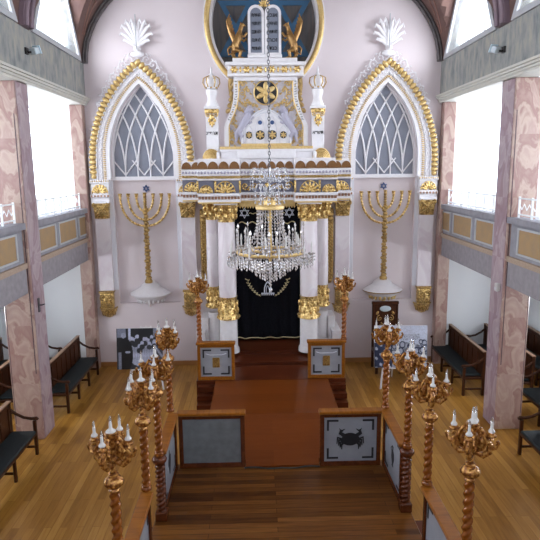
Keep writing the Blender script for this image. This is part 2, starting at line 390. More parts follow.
# rib against the back wall
def ellipse_path(a, b, n=36, y=0, z=VZ): return [(-a*cos(pi*i/n), y, z+b*sin(pi*i/n)) for i in range(n+1)]
g = G()
g.strip([(p[0], p[2]) for p in ellipse_path(3.90, 2.46)], [(p[0], p[2]) for p in ellipse_path(3.80, 2.36)], 12.90, 13.0)
g.tube(ellipse_path(3.81, 2.37, y=12.89), .028, 8).tube(ellipse_path(3.87, 2.43, y=12.89), .03, 8)
struct(g.build('trim_2', 'rib', smooth=True))
for i, y in enumerate((9.75, 6.45, 3.15)):
    g = G(); g.strip([(p[0], p[2]) for p in ellipse_path(3.90, 2.46)], [(p[0], p[2]) for p in ellipse_path(3.82, 2.38)], y-.17, y+.17)
    g.tube(ellipse_path(3.81, 2.37, y=y-.10), .05, 8).tube(ellipse_path(3.81, 2.37, y=y+.10), .05, 8)
    struct(g.build('trim_%d' % (3+i), 'rib_mauve', smooth=True))
# clerestory wall above the colonnade, with pointed windows
def point(c, hw, z0, h, n=10): 
    L = [(c-hw*(1-i/n)**.92, z0+h*i/n) for i in range(n+1)]
    return L + [(2*c-y, z) for y, z in L[::-1][1:]]
wi = 15
for s, nm in ((-1, 'left'), (1, 'right')):
    Tm = Matrix(((0, 1, 0, 0), (1, 0, 0, 0), (0, 0, 1, 0), (0, 0, 0, 1)))
    o = wall_with_holes('wall_clerestory_'+nm, 'frieze', [(-3, 6.14), (13.0, 6.14), (13.0, 9.6), (-3, 9.6)], [point(c, 1.18, 6.95, 1.9) for c in (11.4, 8.1, 4.8, 1.5)], s*3.9, s*4.1)
    o.data.transform(Tm)
    for c in (11.4, 8.1, 4.8, 1.5):
        g = G(); A = point(c, 1.36, 6.86, 2.12); B = point(c, 1.18, 6.95, 1.9)
        g.strip(A, B, s*3.86, s*4.02, closed=True)
        # mullions
        for dy in (-.42, .42):
            zt = 6.95+1.9*(1-(abs(dy)/1.18)**(1/.92)); g.box(c+dy-.02, c+dy+.02, s*4.03, s*4.06, 6.95, zt)
        g.box(c-1.1, c+1.1, s*4.03, s*4.06, 7.5-.015, 7.5+.015) if False else None
        g.v = [(y, x, z) for x, y, z in g.v]
        wn = struct(g.build('window_%d' % wi, 'frame_grey')); wi += 1
        g = G().prism(point(c, 1.18, 6.95, 1.9), s*4.07, s*4.075); g.v = [(y, x, z) for x, y, z in g.v]
        g.build('window_pane', 'glass', wn)
    # cornice over the colonnade and the gallery parapet
    g = G()
    for x0, z0, z1 in ((3.86, 6.02, 6.06), (3.83, 6.06, 6.10), (3.80, 6.10, 6.14), (3.88, 5.98, 6.02)): g.box(s*x0, s*4.3, -3, 13.0, z0, z1)
    struct(g.build('trim_cornice_'+nm, 'cornice'))
    PX = 4.0
    o = struct(G().box(s*PX, s*4.25, -3, 12.98, 2.6, 3.02).build('trim_beam_'+nm, 'beam'))
    struct(G().box(s*(PX+.02), s*4.2, -3, 12.98, 3.11, 3.68).build('trim_parapet_'+nm, 'parapet'))
    struct(G().box(s*(PX-.05), s*4.22, -3, 12.98, 3.66, 3.76).build('trim_parapet_cap_'+nm, 'parapet'))
    struct(G().box(s*(PX-.03), s*4.22, -3, 12.98, 3.02, 3.11).build('trim_parapet_band_'+nm, 'ochre_band'))
    g = G(); f = G()
    for a, b in ((12.25, 12.8), (11.0, 12.1), (9.95, 10.85), (8.0, 9.05), (6.9, 7.85), (5.8, 6.75)):
        g.box(s*(PX+.012), s*(PX+.03), a+.05, b-.05, 3.20, 3.58)
        for q in ((a, b, 3.17, 3.20), (a, b, 3.58, 3.61), (a, a+.05, 3.2, 3.58), (b-.05, b, 3.2, 3.58)): f.box(s*(PX), s*(PX+.03), *q)
    struct(g.build('trim_ochre_panels_'+nm, 'ochre')); struct(f.build('trim_panel_frames_'+nm, 'frame_grey'))
struct(G().box(-3.95, 3.95, 12.965, 13.0, 0, .11).build('baseboard_back', 'baseboard'))
for s, nm in ((-1, 'left'), (1, 'right')): struct(G().box(s*3.95, s*6.2, 12.965, 13.0, 0, .11).build('baseboard_back_'+nm, 'baseboard'))

# platform in front of the ark, its steps, the walkway and the reader's platform floor
g = G().box(-1.42, 1.5, 11.95, 13.0, 0, .66)
struct(g.build('trim_ark_platform', 'steps'))
struct(G().bev(-1.42, 1.5, 11.4, 11.95, 0, .60, .012).build('trim_ark_step', 'steps'))
struct(G().bev(-1.42, 1.5, 10.55, 11.4, 0, .53, .012).build('trim_ark_landing', 'steps'))
g = G().box(-1.05, 1.15, 9.0, 10.55, .08, .53).box(-1.0, 1.1, 9.0, 10.5, 0, .08)
struct(g.build('trim_walkway', 'ramp'))
g = G().add([(-.95,9.0,.53),(1.10,9.0,.53),(1.10,7.97,.262),(-.95,7.97,.262),(-.95,9.0,.3),(1.10,9.0,.3),(1.10,7.97,.2),(-.95,7.97,.2)], [(0,1,2,3),(4,7,6,5),(0,4,5,1),(1,5,6,2),(2,6,7,3),(3,7,4,0)])
g.add([(-.42,7.97,.262),(.68,7.97,.262),(.68,7.84,.23),(-.42,7.84,.23),(-.42,7.97,.2),(.68,7.97,.2),(.68,7.84,.2),(-.42,7.84,.2)], [(0,1,2,3),(4,7,6,5),(0,4,5,1),(1,5,6,2),(2,6,7,3),(3,7,4,0)])
struct(g.build('trim_ramp', 'ramp'))
g = G().bev(-1.56, 1.74, 1.5, 8.0, 0, .20, .01)
struct(g.build('trim_reader_platform', 'bimah'))
for s, x in ((-1, -1.56), (1, 1.74)): struct(G().bev(min(x, x+s*.28), max(x, x+s*.28), 5.9, 6.62, 0, .10, .008).build('trim_side_step', 'steps'))
# side flights beside the walkway
for s, x in ((-1, -1.06), (1, 1.16)):
    g = G()
    for k in range(4):
        g.box(min(x, x+s*.32), max(x, x+s*.32), 9.95+k*.15, 10.55, k*.12, k*.12+.10)
    struct(g.build('trim_side_stair', 'steps'))

# ================================================================ COLUMNS
def column(x0, x1, y0, y1, label, z1=5.98, nave_side=0):
    r = root('marble_column', label, 'column', ((x0+x1)/2, (y0+y1)/2, 0), group='pink marble columns')
    cx, cy = (x0+x1)/2, (y0+y1)/2; hx, hy = abs(x1-x0)/2, abs(y1-y0)/2
    G().bev(-hx, hx, -hy, hy, .0, z1, .012).build('shaft', 'pink_marble', r)
    s = nave_side
    if s:
        G().box(min(s*hx, s*(hx+.012)), max(s*hx, s*(hx+.012)), -hy+.03, hy-.01, .02, z1-.01).build('nave_face', 'mauve_marble', r)
        g = G().box(min(s*(hx-.05), s*(hx-.035)), max(s*(hx-.05), s*(hx-.035)), -hy-.004, -hy+.01, 1.2, z1-.5)
        g.box(min(-s*(hx-.03), -s*(hx-.02)), max(-s*(hx-.03), -s*(hx-.02)), -hy-.004, -hy+.01, .3, 2.5)
        g.build('groove', 'groove', r)
    return r
column(-4.42, -3.94, 9.3, 9.8, 'pink veined marble column on the left with a small lamp on its nave face', nave_side=1)
column(3.95, 4.42, 9.32, 9.82, 'pink veined marble column on the right behind the nearest right bench', nave_side=-1)
column(-4.2, -3.93, 12.75, 12.98, 'pink marble pilaster in the far left corner beside the gilt arch')
column(3.93, 4.2, 12.75, 12.98, 'pink marble pilaster in the far right corner beside the gilt arch')
# sensor boxes on the columns
r = root('wall_sensor', 'small white sensor box on the nave face of the right marble column', 'sensor', (3.93, 9.45, 2.55))
G().bev(-.06, 0.008, -.05, .05, -.07, .07, .01).build('casing', 'candle', r); G().ell((-.062, 0, -.02), .012, .03, .03).build('lens', 'jamb', r)
r = root('wall_bracket_lamp', 'tiny grey bracket lamp on the left marble column', 'lamp', (-3.93, 9.5, 2.35))
G().box(-.005, .02, -.03, .03, -.12, .12).build('plate', 'chain', r); G().tube([(0, 0, 0), (.06, 0, 0), (.11, 0, .015)], .012, 6).build('arm', 'chain', r)

# ================================================================ GALLERY RAILINGS
def railing(s, y0, y1, label):
    r = root('gallery_railing', label, 'railing', (s*4.1, y0, 3.76), group='white gallery railings')
    L = y1-y0; n = max(2, round(L/.42)); g = G(); h = G()
    for z in (.04, .30): h.box(-.012, .012, 0, L, z, z+.022)
    for i in range(n+1): yy = L*i/n; G().box(-.014, .014, yy-.014, yy+.014, 0, .34).build('post', 'rail_white', r)
    for i in range(n):
        a, b = L*i/n, L*(i+1)/n
        h.tube([(0, a+.05+(b-a-.1)*t/8, .18+.05*sin(t*pi/2)) for t in range(9)], .007, 4)
    h.build('rails', 'rail_white', r)
railing(-1, 9.85, 12.7, 'white metal railing on the left gallery parapet beyond the column')
railing(-1, 6.6, 9.25, 'white metal railing on the left gallery parapet before the column')
railing(1, 9.87, 12.7, 'white metal railing on the right gallery parapet beyond the column')
railing(1, 6.6, 9.25, 'white metal railing on the right gallery parapet before the column')

# ================================================================ FLOODLIGHTS
def flood(s, loc, label):
    r = root('floodlight', label, 'floodlight', loc)
    G().box(min(0, s*.03), max(0, s*.03), -.05, .05, -.05, .05).tube([(s*.02, 0, 0), (s*.05, 0, -.02), (s*.08, 0.02, -.01)], .018, 6).build('bracket', 'iron', r)
    T = Matrix.Translation((s*.11, .03, 0)) @ Matrix.Rotation(s*R(-20), 4, 'Z') @ Matrix.Rotation(R(25), 4, 'X') @ Matrix.Scale(.72, 4)
    G().bev(-.08, .08, -.03, .13, -.07, .07, .015, T).build('housing', 'lamp_body', r)
    G().box(-.1, .1, .13, .15, -.09, .09, T).build('reflector', 'lamp_glass', r)
flood(1, (-3.9, 9.78, 6.5), 'small blue-grey floodlight on the left frieze under the clerestory')
flood(-1, (3.9, 9.72, 6.47), 'small blue-grey floodlight on the right frieze under the clerestory')

# ================================================================ GOTHIC ARCH SURROUNDS
def along(pts, step, off=0):
    """points and tangents at equal spacing along a polyline of (x, z)"""
    out = []; d = off
    for (a, b) in zip(pts, pts[1:]):
        L = math.dist(a, b)
        while d < L:
            t = d/L; out.append((a[0]+(b[0]-a[0])*t, a[1]+(b[1]-a[1])*t, math.atan2(b[1]-a[1], b[0]-a[0]))); d += step
        d -= L
    return out
def lan(s, z0, n=24):
    hw, zs, ap = SX(s); return full(lancet(hw, zs, ap, z0, n))
def scroll(g, c, r0, turns, a0, dirn, rad, y, sc=1, n=22, seg=6):
    pts = []; rr = []
    for i in range(n+1):
        t = i/n; a = a0+dirn*turns*2*pi*t; r = r0*(1-t*.85)
        pts.append((c[0]+r*cos(a), y-.015*t, c[1]+r*sin(a))); rr.append(rad*(1-.5*t))
    g.tube(pts, rr, seg); g.ell(pts[-1], rad*1.3, rad*1.3, rad*1.3)
def fan(g, c, r, n, y, rx, spread=pi, a0=0, th=.02, squash=1):
    for i in range(n):
        a = a0+spread*(i+.5)/n; k = 1 if squash == 1 else 1-.0*i
        g.ell((c[0]+r*.55*cos(a), y, c[1]+r*.55*sin(a)*squash), r*.48, th, rx, a, 8, 6)
def capital(parent, x, y, zt, hw, h, dp, name='capital'):
    """gilt foliate capital, top at zt"""
    g = G()
    # tapered bell
    g.add([(x-hw*.8,y-dp*.8,zt-h),(x+hw*.8,y-dp*.8,zt-h),(x+hw*.8,y,zt-h),(x-hw*.8,y,zt-h),(x-hw,y-dp,zt-.02),(x+hw,y-dp,zt-.02),(x+hw,y,zt-.02),(x-hw,y,zt-.02)], [(0,3,2,1),(4,5,6,7),(0,1,5,4),(1,2,6,5),(2,3,7,6),(3,0,4,7)])
    o = g.build(name, 'gold', parent)
    g = G(); f = y-dp-.01
    for s in (-1, 1):
        g.tube([(x+s*hw*.75, f+.02, zt-h+.03), (x+s*hw*.2, f-.01, zt-h*.62), (x-s*hw*.5, f-.01, zt-h*.30), (x-s*hw*.9, f-.005, zt-.05)], .018, 6)
        scroll(g, (x+s*hw*.72, zt-.07), .06, 1.1, pi/2, -s, .016, f-.01)
        g.ell((x+s*hw*.55, f+.01, zt-h*.6), .03, .02, .06, s*.5); g.ell((x, f-.005, zt-h*.78), .035, .025, .05)
    g.ell((x, f-.01, zt-h*.45), .035, .025, .035); g.ell((x, f-.005, zt-.05), .05, .02, .025)
    g.build('foliage', 'gold_orn', o, smooth=True)
    G().bev(x-hw-.02, x+hw+.02, y-dp-.03, y, zt-.02, zt+.025, .008).build('abacus', 'white', o)
    return o
def bracket(parent, x, y, zt, zb, hw):
    h = zt-zb; g = G()
    # scrolled corbel: block body over a half bowl
    g.bev(x-hw*.8, x+hw*.8, y-.16, y, zb+h*.38, zt-.04, .02)
    g.lathe([(.02, 0), (hw*.45, .03), (hw*.8, h*.14), (hw*1.0, h*.28), (hw*1.02, h*.36)], (x, y, zb), 14, a0=pi, a1=2*pi, sy=.95)
    o = g.build('bracket', 'gold', parent, smooth=True)
    g = G(); f = y-.17
    for s in (-1, 1):
        scroll(g, (x+s*hw*.42, zt-h*.22), .075, 1.2, -pi/2, s, .018, f)
        scroll(g, (x+s*hw*.42, zb+h*.47), .05, 1.1, pi/2, -s, .015, f)
    fan(g, (x, zb+h*.42), .12, 5, f, .02); g.ell((x, f-.02, zt-h*.3), .03, .03, .06)
    for i in range(7):
        a = pi+pi*(i+.5)/7; g.ell((x+hw*.75*cos(a), y+hw*.75*sin(a)*.95, zb+h*.18), .025, .025, .06)
    g.bev(x-hw*.9, x+hw*.9, y-.19, y, zt-.05, zt, .01); g.tube([(x-hw*1.04*cos(pi*i/10), y-hw*.98*sin(pi*i/10), zb+h*.37) for i in range(11)], .02, 6)
    g.build('foliage', 'gold_orn', o, smooth=True)
def arch_surround(cx, label):
    r = root('gothic_arch_surround', label, 'arch surround', (cx, 13.0, 1.2))
    O = Matrix.Translation((0, 0, -1.2))
    def B(g, *a, **k): g.v = [(x, y, z-1.2) for x, y, z in g.v]; return g.build(*a, **k)
    # frame: plain backing, then bands
    z0 = 4.38
    B(G().strip(lan(1.0, z0), lan(.02, z0), -.14, -.005), 'arch_frame', 'white', r)
    o = B(G().strip(lan(1.0, z0), lan(.965, z0), -.18, -.14).strip(lan(.65, z0), lan(.615, z0), -.19, -.14), 'arch_edge', 'white', r)
    # gilded gadroon band
    g = G(); mid = lan(.81, z0+.12, 60)
    for x, z, a in along(mid, .106, .05): g.ell((x, -.165, z), .055, .06, .090, a, 10, 6)
    for s in (-1, 1): g.ell((s*1.07, -.18, z0+.07), .06, .04, .055)
    B(g, 'gadroon_band', 'gold_pale', r, smooth=True)
    # carved white band
    g = G().strip(lan(.60, z0), lan(.38, z0), -.16, -.14); B(g, 'carved_band', 'white_carved', r)
    g = G()
    for i, (x, z, a) in enumerate(along(lan(.49, z0, 60), .062, .03)):
        k = 1 if i % 2 else -1
        g.ell((x-sin(a)*.025*k, -.165, z+cos(a)*.025*k), .036, .014, .012, a+k*.6, 6, 4)
    B(g, 'leaf_trail', 'white', r, smooth=True)
    g = G()
    for x, z, a in along(lan(.27, z0, 60), .042, .02): g.ell((x, -.15, z), .014, .02, .036, a, 6, 4)
    B(g, 'small_gilt_band', 'gold_pale', r, smooth=True)
    # cresting of open scrolls
    g = G()
    L = lan(1.0, z0, 60); pts = along(L, .02)
    top = [p for p in pts if p[1] > 5.95]
    half = len(top)//2
    for side, seq in ((-1, top[:half]), (1, top[half:][::-1])):
        k = 0
        for j in range(2, len(seq)-4, 8):
            x, z, a = seq[j]; n_ = a+pi/2; f = j/len(seq)
            sz = .055+.07*f
            c = (x+cos(n_)*(sz*.8), z+sin(n_)*(sz*.8))
            scroll(g, c, sz, 1.05, a+pi if side < 0 else a, -side if k % 2 else side, .015, -.1)
            g.ell((c[0]-side*.0, -.09, c[1]+sz*.9), .016, .016, .045, side*.5); k += 1
            g.ell((c[0]+cos(n_)*sz*1.0, -.09, c[1]+sin(n_)*sz), .014, .014, .03, side*.9)
    B(g, 'cresting', 'white', r, smooth=True)
    # palmette finial
    g = G()
    g.ell((0, -.1, 7.03), .15, .05, .07).ell((0, -.1, 7.14), .09, .05, .06)
    for s in (-1, 1):
        for i, (w_, h, bx) in enumerate(((.09, .62, .03), (.19, .60, .09), (.28, .50, .12), (.31, .34, .12), (.25, .20, .10))):
            p = [(s*.02, -.1, 7.12), (s*bx*.6, -.11, 7.12+h*.45), (s*(bx+w_*.35), -.12, 7.12+h*.86), (s*(bx*.6+w_*.8), -.13, 7.12+h*.98), (s*(w_+.035), -.14, 7.12+h*.84)]
            g.tube(p, [.016, .03, .036, .032, .016], 7, flat=.6)
    B(g, 'palmette', 'white', r, smooth=True)
    B(G().tube([(0, -.17, 7.12), (0, -.17, 7.82)], .012, 6), 'rod', 'frame_grey', r)
    # entablature piece, capital, shaft and bracket of each leg
    for s in (-1, 1):
        x = s*.96
        g = G().bev(x-.22, x+.22, -.2, -.01, 4.30, 4.38, .01).bev(x-.20, x+.20, -.16, -.01, 4.06, 4.30, .006).bev(x-.22, x+.22, -.2, -.01, 3.99, 4.06, .01).bev(x-.2, x+.2, -.17, -.01, 3.90, 3.99, .01)
        e = B(g, 'impost', 'white', r)
        g = G()
        for i in range(9): xx = x-.2+.05*i; g.ell((xx, -.2, 4.35), .014, .02, .022, 0, 6, 4)
        fan(g, (x, 4.09), .19, 7, -.175, .028); g.tube([(x-.17*cos(pi*i/8), -.18, 4.08+.19*sin(pi*i/8)) for i in range(9)], .012, 5)
        B(g, 'shell', 'gold', e, smooth=True)
        g = G()
        for i in range(6): xx = x-.18+.072*i; g.box(xx-.02, xx+.02, -.21, -.15, 4.0, 4.045)
        B(g, 'dentils', 'brown_dentil', e)
        c = capital(r, x, -.02, 3.88-1.2, .18, .36, .16)
        B(G().bev(x-.17, x+.17, -.12, -.005, 1.85, 3.52, .01), 'shaft', 'white_marble', r)
        bracket(r, x, -.005, 1.86-1.2, 1.20-1.2, .19)
    # plain jambs between shafts and niche
    for s in (-1, 1):
        B(G().bev(s*.70 if s > 0 else -.80, .80 if s > 0 else -.70, -.05, -.002, 1.86, 4.36, .004), 'jamb', 'jamb', r)
    return r
arch_surround(-NC, 'white and gold pointed arch surround on the left side of the back wall')
arch_surround(NC, 'white and gold pointed arch surround on the right side of the back wall')
# lattice windows inside the arches
for k, cx in enumerate((-NC, NC)):
    g = G()
    def edge(z): 
        if z < 4.9: return .70
        r_ = (.49+1.51**2)/1.4; d = r_*r_-(z-4.9)**2; return max(0, sqrt(max(0, d))-(r_-.7))
    g.strip([(cx+x, z) for x, z in full(lancet(.70, 4.9, 6.41, 4.42))], [(cx+x*.94, z-.03 if z > 6 else z) for x, z in full(lancet(.70, 4.9, 6.41, 4.42))], 13.04, 13.10)
    g.box(cx-.70, cx+.70, 13.0, 13.12, 4.36, 4.44)
    r_ = (.7**2+1.86**2)/1.4
    def shift(z): return r_-sqrt(max(0, r_*r_-(z-4.55)**2)) if z > 4.55 else 0
    D = .28
    for s in (-1, 1):
        for j in range(-1, 6):
            x0 = -.70+D*j; run = []
            for i in range(60):
                z = 4.62+i*.03; x = x0+shift(z)
                if j < 0: x = x0+shift(z)
                if abs(x) < edge(z)-.01: run.append((cx+s*x, 13.07, z))
            if len(run) > 1: g.tube(run, .020, 4)
        for j in range(5):
            a = -.70+D*j
            g.tube([(cx+s*a, 13.07, 4.62), (cx+s*(a+.0), 13.07, 4.66)], .014, 4)
    for j in range(1, 5): g.tube([(cx-.70+D*j, 13.07, 4.43), (cx-.70+D*j, 13.07, 4.64)], .018, 4)
    for xm, dirs in ((-.42, (-1, 1)), (.42, (-1, 1)), (0, (-1, 1))):
        for s in dirs: g.tube([(cx+xm, 13.068, 4.47), (cx+xm+s*.26, 13.068, 4.80)], .016, 4)
    wn = struct(g.build('window_%d' % (k+1), 'white'))
    G().prism([(cx+x, z) for x, z in full(lancet(.70, 4.9, 6.41, 4.40))], 13.09, 13.11).build('window_screen', 'screen', wn)

# ================================================================ MENORAHS, STARS, SHELL SHELVES
def menorah(cx, label):
    r = root('menorah', label, 'menorah', (cx, 12.97, 2.05))
    Y = -.07
    g = G()
    n = 22
    for i in range(n):
        z = .02+i*.078; f = 1 if i % 3 else 1.18; k = 1.15-.25*i/n
        g.ell((.008*(1 if i % 2 else -1), Y, z), .062*f*k, .055*f*k, .05)
    g.lathe([(.085, -.02), (.09, .03), (.06, .07)], (0, Y, 0), 12)
    for i in range(5): g.ell((0, Y, 1.72+i*.055), .04, .04, .034)
    g.build('stem', 'gold_orn', r, smooth=True)
    ga = []
    for R_, zj in ((.55, 1.29), (.37, 1.43), (.185, 1.62)):
        for s in (-1, 1):
            g = G(); pts = []
            for i in range(17):
                a = pi/2*i/16; pts.append((s*R_*sin(a)**.9, Y, zj+(1.93-zj)*(1-cos(a)**1)))
            g.tube(pts, .022, 8)
            m = max(4, int(R_*22))
            pr = along([(p[0], p[2]) for p in pts], .068, .05)
            for x, z, a in pr: g.ell((x, Y, z), .036, .036, .03, a)
            b = g.build('branch', 'gold', r, smooth=True)
            G().lathe([(.012, 0), (.045, .02), (.03, .04), (.042, .06), (.046, .085), (.02, .09)], (s*R_, Y, 1.93), 10).build('cup', 'gold', b, smooth=True)
    G().lathe([(.012, 0), (.045, .02), (.03, .04), (.042, .06), (.046, .085), (.02, .09)], (0, Y, 1.95), 10).build('cup', 'gold', r, smooth=True)
    st = tag(star_g(G(), (cx, 4.17), .085, .014, 13.09, 13.124).build('star_emblem', 'navy'), 'small dark blue six-pointed star above the %s menorah' % ('left' if cx < 0 else 'right'), 'emblem')
menorah(-2.70, 'tall gilded seven-branched menorah in the left arch niche')
menorah(2.72, 'tall gilded seven-branched menorah in the right arch niche')
for cx, gl, lb in ((-2.70, 0, 'white stepped shell shelf under the left menorah'), (2.74, 1, 'white stepped shell shelf with gilt rim under the right menorah')):
    r = root('shell_shelf', lb, 'shelf', (cx, 13.1, 1.5))
    g = G(); g.lathe([(.03, -.02), (.10, 0.0), (.20, .06), (.34, .14), (.44, .22), (.47, .26), (.40, .30), (.28, .37), (.24, .39), (.20, .46), (.10, .52), (.085, .55)], (0, 0, 0), 20, a0=pi, a1=2*pi, sy=1.0)
    g.build('shelf_body', 'white', r, smooth=True)
    G().tube([(.45*cos(pi+pi*i/20), .45*sin(pi+pi*i/20), .245) for i in range(21)], .018, 6).build('rim', 'gold_dark' if gl else 'white', r, smooth=True)
    g = G()
    for i in range(9):
        a = pi+pi*(i+.5)/9; g.ell((.3*cos(a), .3*sin(a), .11), .035, .035, .07)
    g.ell((0, -.16, -.0), .05, .05, .05)
    g.build('fluting', 'gold_pale' if gl else 'white', r, smooth=True)

# ================================================================ OCULUS
r = root('oculus_frame', 'large gilded oval frame around the dark oculus above the ark', 'frame', (OC[0], 13.0, OC[1]))
def ov(a, b): return [(a*cos(2*pi*i/64), b*sin(2*pi*i/64)) for i in range(64)]
G().strip(ov(1.31, 1.50), ov(1.26, 1.45), -.12, -.001, True).strip(ov(1.19, 1.38), ov(1.12, 1.31), -.08, .18, True).build('white_moulding', 'white', r)
g = G(); g.tube([(x, -.10, z) for x, z in ov(1.235, 1.425)], .06, 8, closed=True, flat=.8); g.build('gilt_moulding', 'gold_pale', r, smooth=True)
g = G(); star_g(g, (OC[0], 7.59), 1.16, .10, 13.15, 13.17, 1); tag(g.build('star_emblem', 'star_blue'), 'huge blue six-pointed star filling the dark oculus behind the tablets', 'emblem')

# ================================================================ TORAH ARK
ark = root('torah_ark', 'ornate white and gold ark with paired columns and carved pediment in the centre', 'ark', (.03, 12.3, .66))
class A(G):
    def build(s, *a, **k): s.v = [(x, y-12.3, z-.66) for x, y, z in s.v]; return G.build(s, *a, **k)
# columns
def ark_column(x, y, r_, zb):
    o = A().lathe([(r_, 1.9), (r_*1.02, 2.4), (r_*.93, 3.55)], (x, y, 0), 20).build('column', 'white_marble', ark, smooth=True)
    A().lathe([(r_*1.22, .66), (r_*1.22, .74), (r_*1.08, .78), (r_*1.04, .82), (r_*1.02, 1.42)], (x, y, 0), 20).build('drum', 'white', o, smooth=True)
    g = A().lathe([(r_*1.05, zb), (r_*1.3, zb+.02), (r_*1.25, zb+.09), (r_*1.1, zb+.12), (r_*1.02, zb+.46), (r_*1.08, zb+.5)], (x, y, 0), 20)
    n = 9
    for i in range(n):
        a = 2*pi*i/n
        for z, k in ((zb+.2, 1), (zb+.34, .9)):
            g.ell((x+r_*1.1*cos(a+z*3), y+r_*1.1*sin(a+z*3), z), .03, .03, .075*k)
        g.ell((x+r_*1.22*cos(a), y+r_*1.22*sin(a), zb+.06), .035, .035, .035)
    g.build('gilt_base', 'gold', o, smooth=True)
    g = A().lathe([(r_*.95, 3.50), (r_*1.0, 3.55), (r_*1.08, 3.75), (r_*1.35, 3.86)], (x, y, 0), 20)
    for i in range(8):
        a = 2*pi*i/8
        g.ell((x+r_*1.08*cos(a), y+r_*1.08*sin(a), 3.62), .04, .04, .075); g.ell((x+r_*1.2*cos(a+.39), y+r_*1.2*sin(a+.39), 3.75), .04, .04, .065)
        g.ell((x+r_*1.36*cos(a+.39), y+r_*1.36*sin(a+.39), 3.83), .035, .035, .03)
    g.build('capital', 'gold', o, smooth=True)
    A().bev(x-r_*1.3, x+r_*1.3, y-r_*1.3, y+r_*1.3, 3.86, 3.90, .008).build('abacus', 'white', o)
for s in (-1, 1):
    ark_column(s*.87, 11.95, .185, 1.40); ark_column(s*1.22, 12.5, .13, 1.52)
    # stepped stone blocks outside the columns
    A().bev(s*1.34 if s > 0 else -1.50, 1.50 if s > 0 else -1.34, 12.35, 12.9, .66, 1.32, .01).bev(s*1.40 if s > 0 else -1.60, 1.60 if s > 0 else -1.40, 12.1, 12.9, .66, 1.05, .01).build('plinth_blocks', 'white', ark)
    # gilded hanging strip with carved grid
    x = s*1.43
    o = A().bev(x-.085, x+.085, 12.86, 12.99, 2.06, 3.70, .02).ell((x, 12.93, 2.05), .085, .07, .1).build('pendant_strip', 'gold_dark', ark)
    g = A()
    for i in range(20):
        z = 2.1+i*.08; g.ell((x-.04, 12.85, z), .026, .02, .03, .4); g.ell((x+.04, 12.85, z), .026, .02, .03, -.4); g.ell((x, 12.845, z+.04), .02, .02, .02)
    for i in range(2): g.ell((x, 12.85, 3.55-i*.1), .085, .05, .06)
    g.build('strip_ornament', 'gold_orn', o, smooth=True)
    # curtain reveal
    A().bev(s*.80-.04, s*.80+.04, 12.6, 12.98, .66, 3.9, .006).build('reveal', 'frame_grey', ark)
# recess back panel behind the curtain
A().box(-.84, .84, 12.93, 12.99, .66, 3.92).build('ark_door', 'rail_dark', ark)
# entablature: full width back layer + projections over the column pairs
segs = [(-1.84, -1.42, 12.55), (-1.42, -.56, 11.68), (-.56, .56, 12.15), (.56, 1.42, 11.68), (1.42, 1.84, 12.55)]
g1, g2, gf, gt, gd, gs, gb, gu = A(), A(), A(), A(), A(), A(), A(), A()
for x0, x1, y in segs:
    g1.bev(x0, x1, y, 12.99, 3.90, 3.98, .008).bev(x0-.0, x1+.0, y-.04, 12.99, 4.04, 4.10, .008).bev(x0, x1, y-.05, 12.99, 4.36, 4.40, .006).bev(x0, x1, y-.09, 12.99, 4.45, 4.58, .01)
    gf.box(x0+.004, x1-.004, y+.015, 12.99, 4.10, 4.36)
    g1.box(x0+.004, x1-.004, y+.03, 12.99, 3.98, 4.04); g2.box(x0+.004, x1-.004, y-.04, 12.99, 4.40, 4.45); g2.box(x0+.002, x1-.002, y-.012, 12.98, 3.895, 3.925)
    n = max(4, round((x1-x0)/.065))
    for i in range(n):
        xx = x0+(x1-x0)*(i+.5)/n
        gd.box(xx-.025, xx+.025, y-.0, y+.05, 3.98, 4.04)
        gu.ell((xx, y-.075, 4.425), .02, .03, .022, 0, 6, 4)
        gt.ell((xx, y-.10, 4.515), .024, .014, .03, .5*(1 if i % 2 else -1), 6, 4)
    m = max(2, round((x1-x0)/.20))
    for i in range(m):   # scalloped bronze tiles in two rows
        xx = x0+(x1-x0)*(i+.5)/m
        w2 = (x1-x0)/m/2
        gb.prism([(xx-w2*cos(pi*q/8), 4.59+.15*sin(pi*q/8)) for q in range(9)], y-.03, y+.06)
    g1.add([(x0, y-.01, 4.58), (x1, y-.01, 4.58), (x1, y+.30, 4.80), (x0, y+.30, 4.80), (x0, 12.99, 4.80), (x1, 12.99, 4.80), (x0, 12.99, 4.58), (x1, 12.99, 4.58)], [(0,1,2,3),(3,2,5,4),(0,6,7,1),(0,3,4,6),(1,7,5,2),(4,5,7,6)])
ent = g1.build('entablature', 'white', ark); gf.build('frieze', 'blue_grey', ent); g2.build('gilt_fillets', 'gold_pale', ent); gd.build('dentils', 'brown_dentil', ent)
gu.build('egg_moulding', 'gold_pale', ent, smooth=True); gt.build('leaf_moulding', 'carv_grey', ent, smooth=True); gb.build('scale_roof', 'bronze', ent, smooth=True)
g = A()
for x, rr, y in ((-1.63, .17, 12.54), (1.63, .17, 12.54), (-1.25, .13, 11.67), (1.25, .13, 11.67), (-.86, .20, 11.67), (.86, .20, 11.67)):
    fan(g, (x, 4.115), rr*1.05, 7, y, .028); g.tube([(x-rr*cos(pi*i/10), y, 4.115+rr*1.12*sin(pi*i/10)) for i in range(11)], .012, 5)
for s in (-1, 1):
    scroll(g, (s*.46, 4.23), .09, 1.3, 0, s, .02, 12.13); scroll(g, (s*.26, 4.22), .07, 1.2, pi, s, .016, 12.13)
    g.tube([(s*.40, 12.13, 4.14), (s*.3, 12.13, 4.20), (s*.18, 12.13, 4.28), (s*.05, 12.13, 4.2)], .015, 6)
    for x in (.56, 1.42, 1.06): g.bev(s*x-.02, s*x+.02, 11.655 if x != .3 else 12, 11.69, 4.11, 4.35, .004)
g.ell((0, 12.12, 4.23), .06, .03, .07)
g.build('gilt_frieze_ornament', 'gold', ent, smooth=True)
